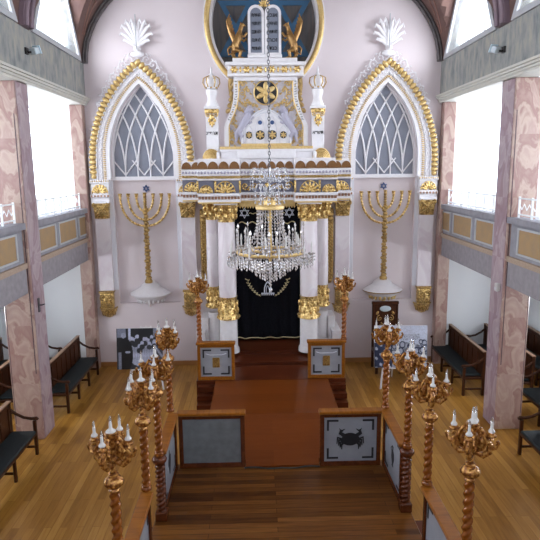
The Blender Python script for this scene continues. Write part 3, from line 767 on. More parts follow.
# gilded soffit fringe over the curtain
g = A().bev(-.60, .60, 12.2, 12.3, 3.80, 3.90, .005)
for i in range(22): xx = -.58+1.16*i/21; g.add([(xx-.027, 12.2, 3.80), (xx+.027, 12.2, 3.80), (xx, 12.2, 3.75), (xx-.027, 12.22, 3.80), (xx+.027, 12.22, 3.80), (xx, 12.22, 3.75)], [(0,2,1),(3,4,5),(0,1,4,3),(1,2,5,4),(2,0,3,5)])
g.build('gilt_valance', 'gold_pale', ark)
# attic: volutes, plinth
g = A().bev(-.98, .98, 12.45, 12.99, 4.78, 4.95, .01).bev(-.62, .62, 12.4, 12.5, 4.80, 5.00, .01).bev(-1.0, 1.0, 12.42, 12.99, 4.95, 5.0, .008)
g.build('attic_plinth', 'white', ark)
A().bev(-1.0, 1.0, 12.47, 12.99, 5.0, 5.06, .008).build('gilt_band', 'gold_pale', ark)
for s in (-1, 1):
    g = A()
    for i in range(5): 
        y = 12.32+i*.0; rr = .17-.034*i
        g.tube([(s*(1.18+rr*cos(a)), 12.44-.03*i, 4.80+rr*1.15*sin(a)) for a in [pi*j/10 for j in range(11)]], .024, 6)
    g.build('volute', 'gold_pale', ark, smooth=True)
    A().bev(s*1.0 if s > 0 else -1.06, 1.06 if s > 0 else -1.0, 12.3, 12.7, 4.78, 4.94, .01).build('volute_block', 'white', ark)
# pediment body
def half_w(z):
    if z < 5.5: return .90
    if z > 6.2: return .68
    t = (z-5.5)/.7; return .90-.22*sin(t*pi/2)
zz = [5.06+i*.06 for i in range(25)]
poly = [(half_w(z), z) for z in zz]+[(-half_w(z), z) for z in zz[::-1]]
body = A().prism(poly, 12.62, 12.99).build('pediment', 'white', ark, tri=True); body.data.materials[0] = M['field']
g = A()
for s in (-1, 1):
    g.strip([(s*(half_w(z)), z) for z in zz], [(s*(half_w(z)-.10), z) for z in zz], 12.58, 12.63)
g.build('side_band', 'white', body)
g = A()
for s in (-1, 1):
    g.tube([(s*(half_w(z)-.105), 12.58, z) for z in zz], .012, 6); g.tube([(s*(half_w(z)+.05+.04*sin((z-5.06)*6)), 12.75, z) for z in zz if z > 5.75], .035, 7)
    for i in range(6): g.ell((s*(half_w(5.8+i*.12)+.06), 12.72, 5.82+i*.12), .045, .03, .06, s*.6)
    # scrolling vines
    for (x, z, rr, a, d) in ((.62, 6.32, .09, 0, 1), (.46, 6.36, .06, pi, -1), (.50, 6.18, .07, pi/2, 1), (.40, 6.02, .06, 0, -1), (.60, 6.06, .06, pi, 1), (.72, 5.78, .06, pi, -1), (.74, 5.58, .07, pi/2, 1), (.72, 5.40, .06, 0, -1), (.66, 5.22, .11, 0, 1), (.80-.06, 5.14, .05, 0, 1), (.30, 6.42, .05, 0, 1), (.55, 5.86, .06, pi, 1), (.32, 5.86, .05, 0, -1), (.56, 6.40, .05, 0, -1), (.38, 6.22, .05, 0, 1), (.66, 5.92, .05, pi, 1), (.70, 5.66, .05, 0, -1), (.64, 5.50, .05, pi, 1), (.76, 5.30, .05, pi, -1), (.58, 5.14, .05, 0, 1), (.45, 5.92, .05, 0, 1), (.20, 5.90, .045, 0, 1), (.34, 5.98, .04, pi, 1)):
        scroll(g, (s*x, z), rr, 1.15, a if s > 0 else pi-a, d*s, .015, 12.60)
        g.ell((s*(x+.06), 12.61, z+.05), .02, .014, .034, s*.7, 6, 4); g.ell((s*(x-.06), 12.61, z-.06), .02, .014, .034, -s*.7, 6, 4)
g.build('gilt_vines', 'gold_pale', body, smooth=True)
def lion(s):
    g = G()
    def t(p, r_): g.tube([(s*x, y, z) for x, y, z in p], r_, 10)
    Y = 12.59
    t([(.60, Y, 5.34), (.52, Y-.01, 5.48), (.43, Y-.02, 5.62), (.36, Y-.02, 5.74)], [.075, .08, .085, .07])   # trunk rising to the middle
    g.ell((s*.35, Y-.03, 5.83), .075, .065, .075); g.ell((s*.29, Y-.05, 5.81), .04, .035, .03)              # mane and muzzle
    g.ell((s*.39, Y-.01, 5.77), .085, .06, .085)
    t([(.40, Y, 5.68), (.32, Y-.02, 5.64), (.27, Y-.03, 5.70)], [.04, .03, .025]); t([(.44, Y, 5.60), (.36, Y-.03, 5.54), (.30, Y-.03, 5.58)], [.04, .028, .024])
    t([(.60, Y, 5.36), (.52, Y-.02, 5.28), (.54, Y-.01, 5.18), (.48, Y-.02, 5.13)], [.065, .05, .032, .03]); t([(.63, Y, 5.36), (.64, Y-.0, 5.24), (.66, Y, 5.15)], [.06, .04, .03])
    t([(.66, Y, 5.38), (.76, Y, 5.44), (.78, Y, 5.58), (.72, Y, 5.66)], [.02, .016, .014, .02]); g.ell((s*.38, Y-.02, 5.905), .02, .02, .02)
    g.v = [(x, y-12.3, z-.66) for x, y, z in g.v]
    return g.build('lion_relief', 'carv_grey', body, remesh=.012)
lion(-1); lion(1)
# medallion
def disc(g, c, r_, y0, y1, n=28): return g.prism([(c[0]+r_*cos(2*pi*i/n), c[1]+r_*sin(2*pi*i/n)) for i in range(n)], y0, y1)
def flower(g, c, r_, y, n=6):
    for i in range(n):
        a = pi/2+2*pi*i/n; g.ell((c[0]+r_*.52*cos(a), y, c[1]+r_*.52*sin(a)), r_*.42, .02, r_*.22, a, 8, 5)
    g.ell((c[0], y-.012, c[1]), r_*.24, .02, r_*.24)
o = disc(A(), (0, 6.18), .25, 12.585, 12.63).build('medallion', 'black', body)
g = A(); flower(g, (0, 6.18), .24, 12.57); g.tube([(.25*cos(2*pi*i/28), 12.585, 6.18+.25*sin(2*pi*i/28)) for i in range(28)], .016, 6, closed=True); g.build('gilt_rosette', 'gold_pale', o, smooth=True)
# arched centre doors with four lobes
ar = full(lancet(.52, 5.2, 5.84, 5.06, 12))
o = A().prism([(x, z) for x, z in ar], 12.56, 12.63).build('arched_panel', 'white', body, tri=True)
g = A(); g.tube([(x, 12.555, z) for x, z in ar], .022, 6); g.tube([(x*.93, 12.55, 5.06+(z-5.06)*.92) for x, z in ar], .01, 6); g.box(-.008, .008, 12.545, 12.57, 5.06, 5.78)
for c, hw in ((-.13, .10), (.13, .10), (-.37, .075), (.37, .075)):
    h = full(lancet(hw, 5.35, 5.70 if hw > .08 else 5.5, 5.12, 8)); g.tube([(c+x, 12.55, z) for x, z in h], .008, 5)
g.build('panel_moulding', 'jamb', o, smooth=True)
g = A(); g2_ = A()
for c, hw, rr in ((-.13, .1, .1), (.13, .1, .1), (-.37, .1, .075), (.37, .1, .075)):
    disc(g, (c, 5.30), rr, 12.545, 12.56, 18); flower(g2_, (c, 5.30), rr*.95, 12.54)
g.build('roundels', 'black', o); g2_.build('roundel_rosettes', 'gold_pale', o, smooth=True)
g = A()
for s in (-1, 1): disc(g, (s*.13, 5.56), .045, 12.545, 12.56, 12)
g.build('blue_ovals', 'navy', o)
A().bev(-.54, .54, 12.5, 12.63, 5.06, 5.12, .006).build('gilt_sill', 'gold_pale', body)
# ledge with rosettes
led = A().bev(-.80, .80, 12.45, 12.99, 6.50, 6.56, .008).bev(-.84, .84, 12.40, 12.99, 6.71, 6.78, .01).box(-.80, .80, 12.5, 12.99, 6.56, 6.71).build('upper_ledge', 'white', ark)
g = A()
for i in range(6):
    xx = -.66+1.32*i/5; g.ell((xx, 12.485, 6.635), .06, .03, .055)
    for k in range(6): a = k*pi/3; g.ell((xx+.06*cos(a), 12.48, 6.635+.05*sin(a)), .03, .02, .022, a)
    if i < 5: g.ell((xx+.132, 12.49, 6.635), .025, .02, .06)
g.build('rosettes', 'gold', led, smooth=True)
text('דמוע התא ימ ינפל עד', .12, upright(0, -.0, 0) if False else Matrix.Translation((0, 12.40-12.3+.16, 6.47-.66)) @ Matrix.Rotation(R(90), 4, 'X'), 'black', led, width=.86)
A().bev(-.66, .66, 12.55, 12.62, 6.42, 6.5, .006).build('inscription_band', 'white', led)
for s in (-1, 1):   # slanting inscription strokes on the side bands
    g = A()
    for i in range(16):
        z = 5.62+i*.052; x = s*(half_w(z)-.05); k = random.choice((0, 1, 2))
        g.box(x-.022, x+.022, 12.572, 12.582, z, z+.009)
        if k: g.box(x-.022 if k == 1 else x+.012, x-.012 if k == 1 else x+.022, 12.572, 12.582, z, z+.032)
    g.build('side_inscription', 'black', body)

# ================================================================ PEDESTALS WITH CROWNS
def crown_pedestal(x, label, year):
    r = root('crown_pedestal', label, 'pedestal', (x, 12.6, 4.82))
    G().bev(-.13, .13, -.12, .12, 0, 1.02, .01).bev(-.16, .16, -.15, .15, 1.02, 1.08, .01).build('pier', 'white', r)
    g = G().bev(-.15, .15, -.145, -.10, .93, 1.02, .008)
    for i, (a, b) in enumerate(((.0, .11), (.0, .06), (0, .02))): pass
    for s in (-1, 1):
        scroll(g, (s*.08, .90), .055, 1.1, pi/2, -s, .014, -.135); g.ell((s*.05, -.13, .80), .03, .02, .06, s*.5)
        g.ell((s*.03, -.13, .73), .025, .02, .05, s*.4)
    g.ell((0, -.14, .85), .05, .03, .07).ell((0, -.135, .69), .02, .02, .05)
    g.build('gilt_mask', 'gold', r, smooth=True)
    G().lathe([(.13, 1.08), (.135, 1.12), (.11, 1.16), (.09, 1.24), (.10, 1.30), (.12, 1.36), (.12, 1.42), (.08, 1.44)], (0, 0, 0), 16).build('urn', 'white', r, smooth=True)
    c = G().lathe([(.115, 1.44), (.12, 1.50), (.13, 1.56), (.10, 1.68), (.04, 1.74), (.015, 1.78), (.028, 1.82), (.006, 1.90)], (0, 0, 0), 16).build('crown', 'white', r, smooth=True)
    g = G()
    for i in range(6):
        a = 2*pi*i/6
        g.tube([(.13*cos(a), .13*sin(a), 1.47), (.18*cos(a), .18*sin(a), 1.56), (.165*cos(a), .165*sin(a), 1.66), (.09*cos(a), .09*sin(a), 1.70), (.10*cos(a), .10*sin(a), 1.63)], .014, 6)
        g.ell((.12*cos(a+.5), .12*sin(a+.5), 1.46), .025, .025, .02)
    g.build('crown_scrolls', 'gold_orn', c, smooth=True)
    text(year, .105, upright(0, -.1225, .52), 'black', r)
crown_pedestal(-1.12, 'white pedestal topped by a crown left of the pediment', 'ג״פרת')
crown_pedestal(1.14, 'white pedestal topped by a crown right of the pediment', 'א״שת')

# ================================================================ TABLETS, GRIFFINS
r = root('commandment_tablets', 'pair of round-topped tablets with Hebrew lettering above the ark', 'tablets', (.02, 12.7, 6.78))
G().bev(-.68, .68, -.15, .15, 0, .10, .008).bev(-.36, .36, -.17, .13, .10, .17, .008).build('base', 'white', r)
rows = [('יכנא', 'חצרת אל'), ('היהי אל', 'ףאנת אל'), ('אשת אל', 'בנגת אל'), ('רוכז', 'הנעת אל'), ('דבכ', 'דמחת אל')]
for s in (-1, 1):
    def arch(hw, z0, zs): return [(-hw, z0)]+[(-hw*cos(pi*i/16), zs+hw*sin(pi*i/16)) for i in range(17)]+[(hw, z0)]
    cx = s*.178
    A_, B_ = arch(.172, .17, 1.0), arch(.118, .22, 1.0)
    o = G().strip([(cx+x, z) for x, z in A_], [(cx+x, z) for x, z in B_], -.06, .03).box(cx-.15, cx+.15, -.06, .03, .17, .22).build('tablet_frame', 'white', r)
    G().prism([(cx+x, z) for x, z in arch(.12, .20, 1.0)], -.04, .02).build('slab', 'slate', o, tri=True)
    for k in range(5):
        text(rows[k][0 if s > 0 else 1], .105, upright(cx, -.045, .97-.165*k), 'black', o, width=.17)
g = G()
for i in range(7): a = pi*i/6; g.tube([(0, -.04, 1.15), (.06*cos(a), -.06, 1.17+.05*sin(a)), (.12*cos(a), -.05, 1.17+.13*sin(a))], [.02, .022, .012], 6)
g.ell((0, -.06, 1.16), .05, .03, .04); g.bev(-.11, .11, -.08, -.02, 1.14, 1.17, .006)
g.build('crown', 'gold', r, smooth=True)
def griffin(s, x, label):
    r = root('gilded_griffin', label, 'statue', (x, 12.68, 6.88))
    g = G()
    def t(p, rr, seg=10, flat=1): g.tube([(s*a, b, c) for a, b, c in p], rr, seg, flat=flat)
    # rearing body facing the tablets (towards -s x)
    t([(.06, 0, .16), (.05, 0, .28), (.0, 0, .42), (-.04, 0, .54)], [.07, .075, .075, .055])
    t([(-.03, 0, .52), (-.05, 0, .60), (-.07, 0, .66)], [.05, .04, .045]); g.ell((s*-.08, -.0, .68), .045, .04, .045); t([(-.10, 0, .68), (-.15, 0, .66)], [.03, .012])
    t([(-.05, -.02, .74), (-.06, -.02, .70)], [.008, .02])
    t([(-.02, -.03, .46), (-.12, -.05, .44), (-.17, -.04, .52)], [.035, .026, .024]); t([(-.02, .03, .44), (-.11, .05, .37), (-.16, .04, .42)], [.035, .026, .024])
    t([(.06, -.04, .18), (-.05, -.05, .14), (-.02, -.05, .03), (-.08, -.06, .015)], [.06, .045, .03, .026]); t([(.08, .04, .18), (.10, .05, .08), (.04, .05, .015)], [.055, .036, .026])
    t([(.10, 0, .14), (.18, 0, .08), (.20, 0, .20), (.14, 0, .26)], [.02, .016, .014, .022])
    g.v = [(x*1.12, y*1.15, z) for x, y, z in g.v]
    o = g.build('body', 'gold_griffin', r, remesh=.011)
    g = G()
    for k in range(6):   # raised wing made of overlapping feathers
        h = .56-.07*k; g.tube([(s*(.02+.01*k), .02, .34), (s*(.16-.012*k), .03, .34+h*.40), (s*(.215-.022*k), .03, .34+h*.75), (s*(.17-.02*k), .03, .34+h*1.02)], [.05, .05, .038, .008], 8, flat=.5)
    g.build('wing', 'gold_griffin', r, smooth=True)
    G().bev(-.12, .12, -.09, .09, -.0, .02, .005).build('foot_plate', 'gold_dark', r)
    return r
griffin(-1, -.54, 'gilded winged griffin rearing up left of the tablets')
griffin(1, .58, 'gilded winged griffin rearing up right of the tablets')

# ================================================================ CURTAIN
cur = root('ark_curtain', 'black velvet curtain with silver stars hanging in front of the ark doors', 'curtain', (.03, 12.72, .7))
g = G(); NX, NZ = 60, 24
def fold(x, z): return .03*sin(x*26+sin(z*1.3)*.6)*(1-.75*math.exp(-((x)/.5)**2)) - .0
V = []; F = []
for j in range(NZ+1):
    for i in range(NX+1):
        x = -.76+1.52*i/NX; z = 3.12*j/NZ; V.append((x, fold(x, z), z))
for j in range(NZ):
    for i in range(NX): F.append((j*(NX+1)+i, j*(NX+1)+i+1, (j+1)*(NX+1)+i+1, (j+1)*(NX+1)+i))
g.add(V, F); o = g.build('cloth', 'velvet', cur, smooth=True); md = o.modifiers.new('thickness', 'SOLIDIFY'); md.thickness = .012
g = G(); g.tube([(-.76+1.52*i/30, fold(-.76+1.52*i/30, 0)-.015, .03+.012*sin(i*.9)) for i in range(31)], .014, 6)
for x in (-.745, .745): g.tube([(x, fold(x, z)-.014, z) for z in [.03+i*.2 for i in range(16)]], .008, 5)
g.build('gold_hem', 'thread', cur, smooth=True)
g = G()
for s in (-1, 1): star_g(g, (s*.50, 2.92), .125, .018, -.05, -.035)
g.build('star_embroidery', 'silver', cur)
g = G()
for s in (-1, 1):
    g.tube([(s*(.62-.46*i/14), -.04, 2.70+.025*sin(i*.9)) for i in range(15)], .013, 5)
    g.tube([(s*(.40-.25*i/8), -.04, 2.91+.012*sin(i*1.7)) for i in range(9)], .010, 5)
    g.tube([(s*(.46-.16*i/14-.14*(i/14)**2), -.045, 1.42-.40*(i/14)**.8) for i in range(15)], .006, 5)
    for i in range(7):
        t = i/7; x = .46-.16*t-.14*t*t; z = 1.42-.40*t**.8
        g.ell((s*(x+.03), -.045, z), .028, .008, .012, s*.6, 6, 4); g.ell((s*(x-.03), -.045, z-.02), .026, .008, .012, -s*.8, 6, 4)
g.build('gold_embroidery', 'thread', cur, smooth=True)
g = G(); h = full(lancet(.075, 1.05, 1.24, .98, 8)); g.tube([(x, -.045, z) for x, z in h], .014, 6); h = full(lancet(.035, 1.05, 1.15, .98, 6)); g.tube([(x, -.045, z) for x, z in h], .008, 6)
g.bev(-.15, .15, -.05, -.036, .955, .98, .004)
for i in range(7): g.ell((-.13+.26*i/6, -.045, .94), .014, .01, .022)
for i in range(9): g.ell((.07, -.045, 1.1+i*.05), .008, .008, .014)
g.v = [(x, y, z+.12) for x, y, z in g.v]; g.build('crown_embroidery', 'silver', cur, smooth=True)
text('הוהיל שדק', .15, upright(0, -.05, 2.86), 'thread', cur, width=.34)

# ================================================================ CHANDELIER
ch = root('crystal_chandelier', 'large cut-crystal chandelier with candles hanging on a long chain', 'chandelier', (.005, 9.0, 2.62))
g = G(); z = 1.58; i = 0
while z < 6.66:
    rot = Matrix.Translation((0, 0, z)) @ Matrix.Rotation(R(90)*(i % 2), 4, 'Z')
    g.tube([(.017*cos(2*pi*k/8), 0, .034*sin(2*pi*k/8)) for k in range(8)], .006, 4, closed=True, T=rot); z += .052; i += 1
g.build('chain', 'chain', ch)
G().lathe([(.02, 6.5), (.1, 6.56), (.13, 6.66), (.12, 6.69)], (0, 0, 0), 14).build('ceiling_rose', 'gold', ch, smooth=True)
G().lathe([(.02, .50), (.03, .56), (.025, 1.1), (.04, 1.2), (.02, 1.3), (.02, 1.5), (.008, 1.56)], (0, 0, 0), 12).build('stem', 'gold_pale', ch, smooth=True)
# upper sprays of crystal
g = G()
for tier, (z0, R_, n, dz) in enumerate(((1.92, .30, 12, .06), (1.70, .24, 10, .03), (1.52, .17, 8, .0))):
    for k in range(n):
        a = 2*pi*k/n+tier*.3; ca, sa = cos(a), sin(a)
        g.tube([(.02*ca, .02*sa, z0-.16), (R_*.5*ca, R_*.5*sa, z0-.02+dz), (R_*.85*ca, R_*.85*sa, z0+dz), (R_*ca, R_*sa, z0-.05)], .010, 5)
        for j in range(4): g.octa((R_*ca, R_*sa, z0-.09-j*.055), .015, .024)
        for j in range(4): t = (j+1)/5; g.octa((R_*t*ca, R_*t*sa, z0-.05-.05*sin(t*pi)-.04), .013, .022)
for j in range(3):
    for k in range(8): a = 2*pi*k/8+j; g.octa((.09*cos(a), .09*sin(a), 1.5+j*.16), .018, .04)
g.build('upper_sprays', 'crystal', ch)['kind'] = 'stuff'
# gilt collar and hanging drum of strands
G().lathe([(.05, 1.34), (.22, 1.34), (.225, 1.38), (.21, 1.40), (.05, 1.42)], (0, 0, 0), 24).lathe([(.10, 1.40), (.09, 1.5), (.12, 1.52)], (0, 0, 0), 16).build('gilt_collar', 'gold_pale', ch, smooth=True)
g = G()
for k in range(26):
    a = 2*pi*k/26
    for j in range(13):
        t = j/12; rr = .20+.02*t+.34*t**4; g.octa((rr*cos(a), rr*sin(a), 1.31-j*.052), .0135, .024)
g.build('drum_strands', 'crystal_solid', ch)['kind'] = 'stuff'
# gilt ring with arms and candles
G().tube([(.52*cos(2*pi*k/40), .52*sin(2*pi*k/40), .66) for k in range(40)], .026, 6, closed=True).tube([(.30*cos(2*pi*k/30), .30*sin(2*pi*k/30), .70) for k in range(30)], .022, 6, closed=True).build('gilt_ring', 'gold_pale', ch, smooth=True)
cg = G(); pe = G()
N = 18
for k in range(N):
    a = 2*pi*k/N; big = k % 2 == 0; rr = .66 if big else .46; zz_ = .60 if big else .74; ca, sa = cos(a), sin(a)
    arm = G().tube([(.25*ca, .25*sa, .62), (rr*.6*ca, rr*.6*sa, zz_-.1), (rr*.92*ca, rr*.92*sa, zz_-.09), (rr*ca, rr*sa, zz_)], .016, 6)
    arm.lathe([(.015, 0), (.055, .02), (.06, .035), (.02, .04)], (rr*ca, rr*sa, zz_), 8)
    o = arm.build('arm', 'crystal_solid', ch, smooth=True)
    G().lathe([(.011, .035), (.011, .12), (.015, .14), (.012, .18), (.003, .22)], (rr*ca, rr*sa, zz_), 8).build('candle', 'candle', o, smooth=True)
    for q in range(6):
        b = 2*pi*q/6; x, y = rr*ca+.055*cos(b), rr*sa+.055*sin(b)
        pe.octa((x, y, zz_-.02), .011, .02); pe.octa((x, y, zz_-.07), .013, .028)
pe.build('arm_pendants', 'crystal', ch)['kind'] = 'stuff'
g = G()
for k in range(22):     # tall spires between the candles
    a = 2*pi*k/22+.1; rr = .40 if k % 2 else .54; z0 = .72
    g.tube([(rr*cos(a), rr*sin(a), z0-.06), (rr*cos(a), rr*sin(a), z0+.22+.1*(k % 3 == 0))], [.012, .009], 5)
    for j in range(4): g.octa((rr*cos(a), rr*sin(a), z0+.06*j+.02), .02-.002*j, .03)
    g.octa((rr*cos(a), rr*sin(a), z0+.27+.1*(k % 3 == 0)), .018, .05)
g.build('crystal_spires', 'crystal_solid', ch)
g = G()
for ring, (R_, z0, n) in enumerate(((.68, .56, 44), (.62, .57, 40), (.54, .575, 36), (.46, .56, 32), (.38, .53, 26), (.31, .46, 22), (.24, .39, 18), (.17, .34, 13), (.10, .30, 8))):
    for k in range(n):
        a = 2*pi*k/n+ring*.07
        for j in range(3): g.octa((R_*cos(a), R_*sin(a), z0-j*.045), .0145, .026)
for j in range(3): g.octa((0, 0, .22-.05*j), .024, .035)
g.build('lower_crystal_basket', 'crystal_solid', ch)['kind'] = 'stuff'
g = G()
for k in range(26):
    a = 2*pi*k/26
    for j in range(8):
        t = j/7; g.octa(((.28+.38*t)*cos(a), (.28+.38*t)*sin(a), .72-.10*sin(pi*t)-.1*t), .012, .018)
g.octa((0, 0, .04), .03, .07); g.tube([(0, 0, .1), (0, 0, .4)], .008, 5)
g.build('swags', 'crystal', ch)['kind'] = 'stuff'

# ================================================================ CANDELABRA
def twist(r0, z0, z1, starts, pitch, amp, step=.012):
    n = max(2, int((z1-z0)/step)); prof = [(r0, z0+(z1-z0)*i/n) for i in range(n+1)]
    return prof, (lambda a, z: 1+amp*cos(starts*a-2*pi*starts*z/pitch))
def candelabrum(label, loc, rz):
    r = root('candelabrum', label, 'candelabrum', loc, rz)
    p, fn = twist(.042, .03, .72, 2, .17, .20)
    g = G().lathe(p, (0, 0, 0), 16, fn=fn).lathe([(.058, 0), (.06, .03), (.045, .045), (.05, .06), (.04, .07)], (0, 0, 0), 14)
    g.build('twisted_post', 'spiral', r, smooth=True); r['group'] = 'carved spiral candelabra on the rails'
    G().lathe([(.04, .71), (.05, .735), (.04, .75), (.062, .765), (.085, .79), (.09, .81), (.085, .83), (.06, .855), (.045, .865), (.05, .88), (.028, .89)], (0, 0, 0), 16).build('knob', 'lampgold', r, smooth=True)
    p, fn = twist(.026, .88, 1.02, 2, .09, .2, .01)
    g = G().lathe(p, (0, 0, 0), 10, fn=fn)
    g.lathe([(.03, 1.0), (.05, 1.03), (.035, 1.06), (.03, 1.1), (.036, 1.15), (.03, 1.22), (.045, 1.26), (.06, 1.275), (.02, 1.28)], (0, 0, 0), 12)
    g.build('neck', 'lampgold', r, smooth=True)
    o = G().lathe([(.042, 1.278), (.046, 1.286), (.022, 1.305), (.015, 1.315), (.014, 1.36), (.012, 1.37)], (0, 0, 0), 12).build('candle_cup', 'candle', r, smooth=True)
    G().lathe([(.008, 1.368), (.014, 1.385), (.012, 1.40), (.002, 1.43)], (0, 0, 0), 8).build('bulb', 'bulb', o, smooth=True)
    for k in range(4):
        a = pi/4+k*pi/2; T = Matrix.Rotation(a, 4, 'Z')
        g = G()
        g.tube([(.02, 0, 1.08), (.05, 0, 1.0), (.10, 0, .985), (.15, 0, 1.03), (.155, 0, 1.10), (.12, 0, 1.15), (.135, 0, 1.20), (.16, 0, 1.22)], [.024, .027, .029, .029, .025, .022, .022, .022], 8, T=T)
        # leafy scrolls hugging the arm
        for dz, sx in ((0, 1), (.08, -1)):
            pts = [(.12+.05*cos(t*.7)*(1-t/12), .0, 1.06+dz+.05*sin(t*.7)*(1-t/12)) for t in range(10)]
            g.tube(pts, [.016-.001*t for t in range(10)], 6, T=T)
        g.tube([(.16, 0, 1.06), (.20, 0, 1.08), (.225, 0, 1.13), (.21, 0, 1.15)], [.018, .018, .014, .018], 6, T=T)
        g.tube([(.03, 0, 1.20), (.07, 0, 1.23), (.10, 0, 1.19), (.08, 0, 1.14), (.045, 0, 1.13)], [.018, .022, .024, .022, .018], 7, T=T)
        for dy in (-.03, .03): g.tube([(.04, dy*.6, 1.02), (.10, dy, 1.06), (.13, dy*1.2, 1.13), (.10, dy, 1.19), (.07, dy*.5, 1.16)], [.011, .014, .016, .014, .010], 6, T=T)
        g.ell((.08, 0, 1.11), .045, .035, .08, T=T); g.ell((.17, 0, 1.19), .035, .035, .02, T=T)
        arm = g.build('arm', 'lampgold', r, smooth=True)
        x = .16
        c = G().lathe([(.028, 1.222), (.031, 1.232), (.018, 1.25), (.013, 1.26), (.012, 1.30), (.011, 1.31)], (x, 0, 0), 10, T=T).build('candle_cup', 'candle', arm, smooth=True)
        G().lathe([(.007, 1.308), (.013, 1.325), (.011, 1.34), (.002, 1.37)], (x, 0, 0), 8, T=T).build('bulb', 'bulb', c, smooth=True)
    return r
RT = 1.085
first = candelabrum('carved spiral candelabrum on the far left corner of the reader rail', (-1.52, 7.93, RT), .2)
CG = None
for lb, loc, rz in (
    ('carved spiral candelabrum on the left turned newel post at the side opening', (-1.47, 6.64, RT), .9),
    ('carved spiral candelabrum on the far end of the near left rail', (-1.48, 5.85, RT), 0.1),
    ('nearest carved spiral candelabrum on the left rail', (-1.50, 4.64, RT), .55),
    ('carved spiral candelabrum before the right photo board, on the rail corner', (1.66, 7.9, RT), .75),
    ('carved spiral candelabrum on the right turned newel post at the side opening', (1.67, 6.7, RT), .3),
    ('carved spiral candelabrum on the far end of the near right rail', (1.66, 5.82, RT), .6),
    ('nearest carved spiral candelabrum on the right rail, standing against bare floor', (1.68, 4.68, RT), .25),
    ('carved spiral candelabrum on the ark rail at left, in front of a gilt bracket', (-1.34, 10.62, 1.30), .5),
    ('carved spiral candelabrum on the ark rail at right, in front of a gilt bracket', (1.46, 10.62, 1.30), .2)):
    clone(first, label=lb, loc=loc, rz=rz)
# ark-rail lamps in the photo have the same head on a plainer post: scaled to reach z 2.55

# ================================================================ RAILS AROUND THE READER'S PLATFORM
def corner_marks(g, x0, x1, z0, z1, y, L=.17, t=.03):
    for sx, xx in ((1, x0), (-1, x1)):
        for sz, zz_ in ((1, z0), (-1, z1)):
            g.box(min(xx, xx+sx*L), max(xx, xx+sx*L), y, y+.006, min(zz_, zz_+sz*t), max(zz_, zz_+sz*t))
            g.box(min(xx, xx+sx*t), max(xx, xx+sx*t), y, y+.006, min(zz_+sz*t, zz_+sz*L), max(zz_+sz*t, zz_+sz*L))
def rail_panel(label, loc, rz, L, h=.88, panel='panel', emblem=None, corners=True, inner=-1, base=0):
    """panel running along local +x from the origin; inner side faces local -y when inner=-1"""
    r = root('railing_panel', label, 'railing', loc, rz, 'panelled wooden rails')
    g = G().bev(0, .06, -.04, .04, 0, h-.05, .006).bev(L-.06, L, -.04, .04, 0, h-.05, .006).bev(.06, L-.06, -.035, .035, 0, .07, .006).bev(.06, L-.06, -.035, .035, h-.11, h-.05, .006)
    fr = g.build('frame', 'rail_dark', r)
    G().bev(-.02, L+.02, -.075, .075, h-.05, h, .012).build('handrail', 'rail', r)
    p = G().box(.06, L-.06, -.012, .012, .07, h-.11).build('panel', panel, r)
    y = -.02 if inner < 0 else .014
    if corners:
        g = G(); corner_marks(g, .10, L-.10, .11, h-.15, y); g.build('corner_marks', 'black', p)
    g = G(); cx, cz = L/2, (h-.04)/2
    if emblem == 'crab':
        # crab: broad round body, two raised claws, four pairs of legs
        g.prism([(cx+.135*cos(a)*(1+.05*cos(3*a)), cz+.10*sin(a)) for a in [2*pi*i/24 for i in range(24)]], y-.004, y+.006)
        for s in (-1, 1):
            g.tube([(cx+s*.08, y, cz+.05), (cx+s*.15, y, cz+.10), (cx+s*.13, y, cz+.15)], [.034, .032, .024], 6, flat=.3)
            g.tube([(cx+s*.13, y, cz+.13), (cx+s*.085, y, cz+.165)], [.016, .005], 6, flat=.3); g.tube([(cx+s*.14, y, cz+.13), (cx+s*.165, y, cz+.175)], [.014, .004], 6, flat=.3)
            for i in range(4):
                b = -.35-.38*i; g.tube([(cx+s*.10, y, cz-.01-.015*i), (cx+s*(.19-.02*i), y, cz+.03-.04*i), (cx+s*(.20-.025*i), y, cz-.07-.03*i)], [.022, .017, .007], 5, flat=.4)
    elif emblem == 'figure':
        g.tube([(cx, y, cz-.17), (cx+.01, y, cz-.08), (cx-.01, y, cz), (cx+.02, y, cz+.09), (cx, y, cz+.17)], [.02, .05, .065, .05, .015], 8, flat=.2)
        for s in (-1, 1): g.tube([(cx, y, cz+.02), (cx+s*.08, y, cz+.06), (cx+s*.10, y, cz-.03)], [.03, .02, .008], 6, flat=.3)
    elif emblem == 'jug':
        g.lathe([(.05, -.15), (.03, -.12), (.08, -.03), (.07, .05), (.025, .09), (.035, .15)], (cx, y, cz), 14, sy=.1)
        g.tube([(cx+.06, y, cz+.05), (cx+.10, y, cz+.08), (cx+.03, y, cz+.13)], .01, 5, flat=.4)
    elif emblem == 'plaque':
        g.bev(cx-.07, cx+.07, y-.01, y+.008, cz-.11, cz+.09, .005)
    if emblem: g.build('emblem', 'gold_dark' if emblem == 'plaque' else 'black', p, smooth=emblem != 'plaque')
    if emblem == 'plaque':
        G().tube([(cx-.2, y, cz+.17), (cx-.12, y-.0, cz+.145), (cx+.12, y, cz+.145), (cx+.2, y, cz+.17)], .007, 5).build('garland', 'silver', p)
    return r
ZB = .2
rail_panel('grey panel rail closing the far left end of the reader platform', (-1.40, 7.9, ZB), 0, .97, panel='panel_dim', corners=False)
rail_panel('pale panel rail with a black crab emblem at the far right end', (.69, 7.87, ZB), 0, .90, emblem='crab')
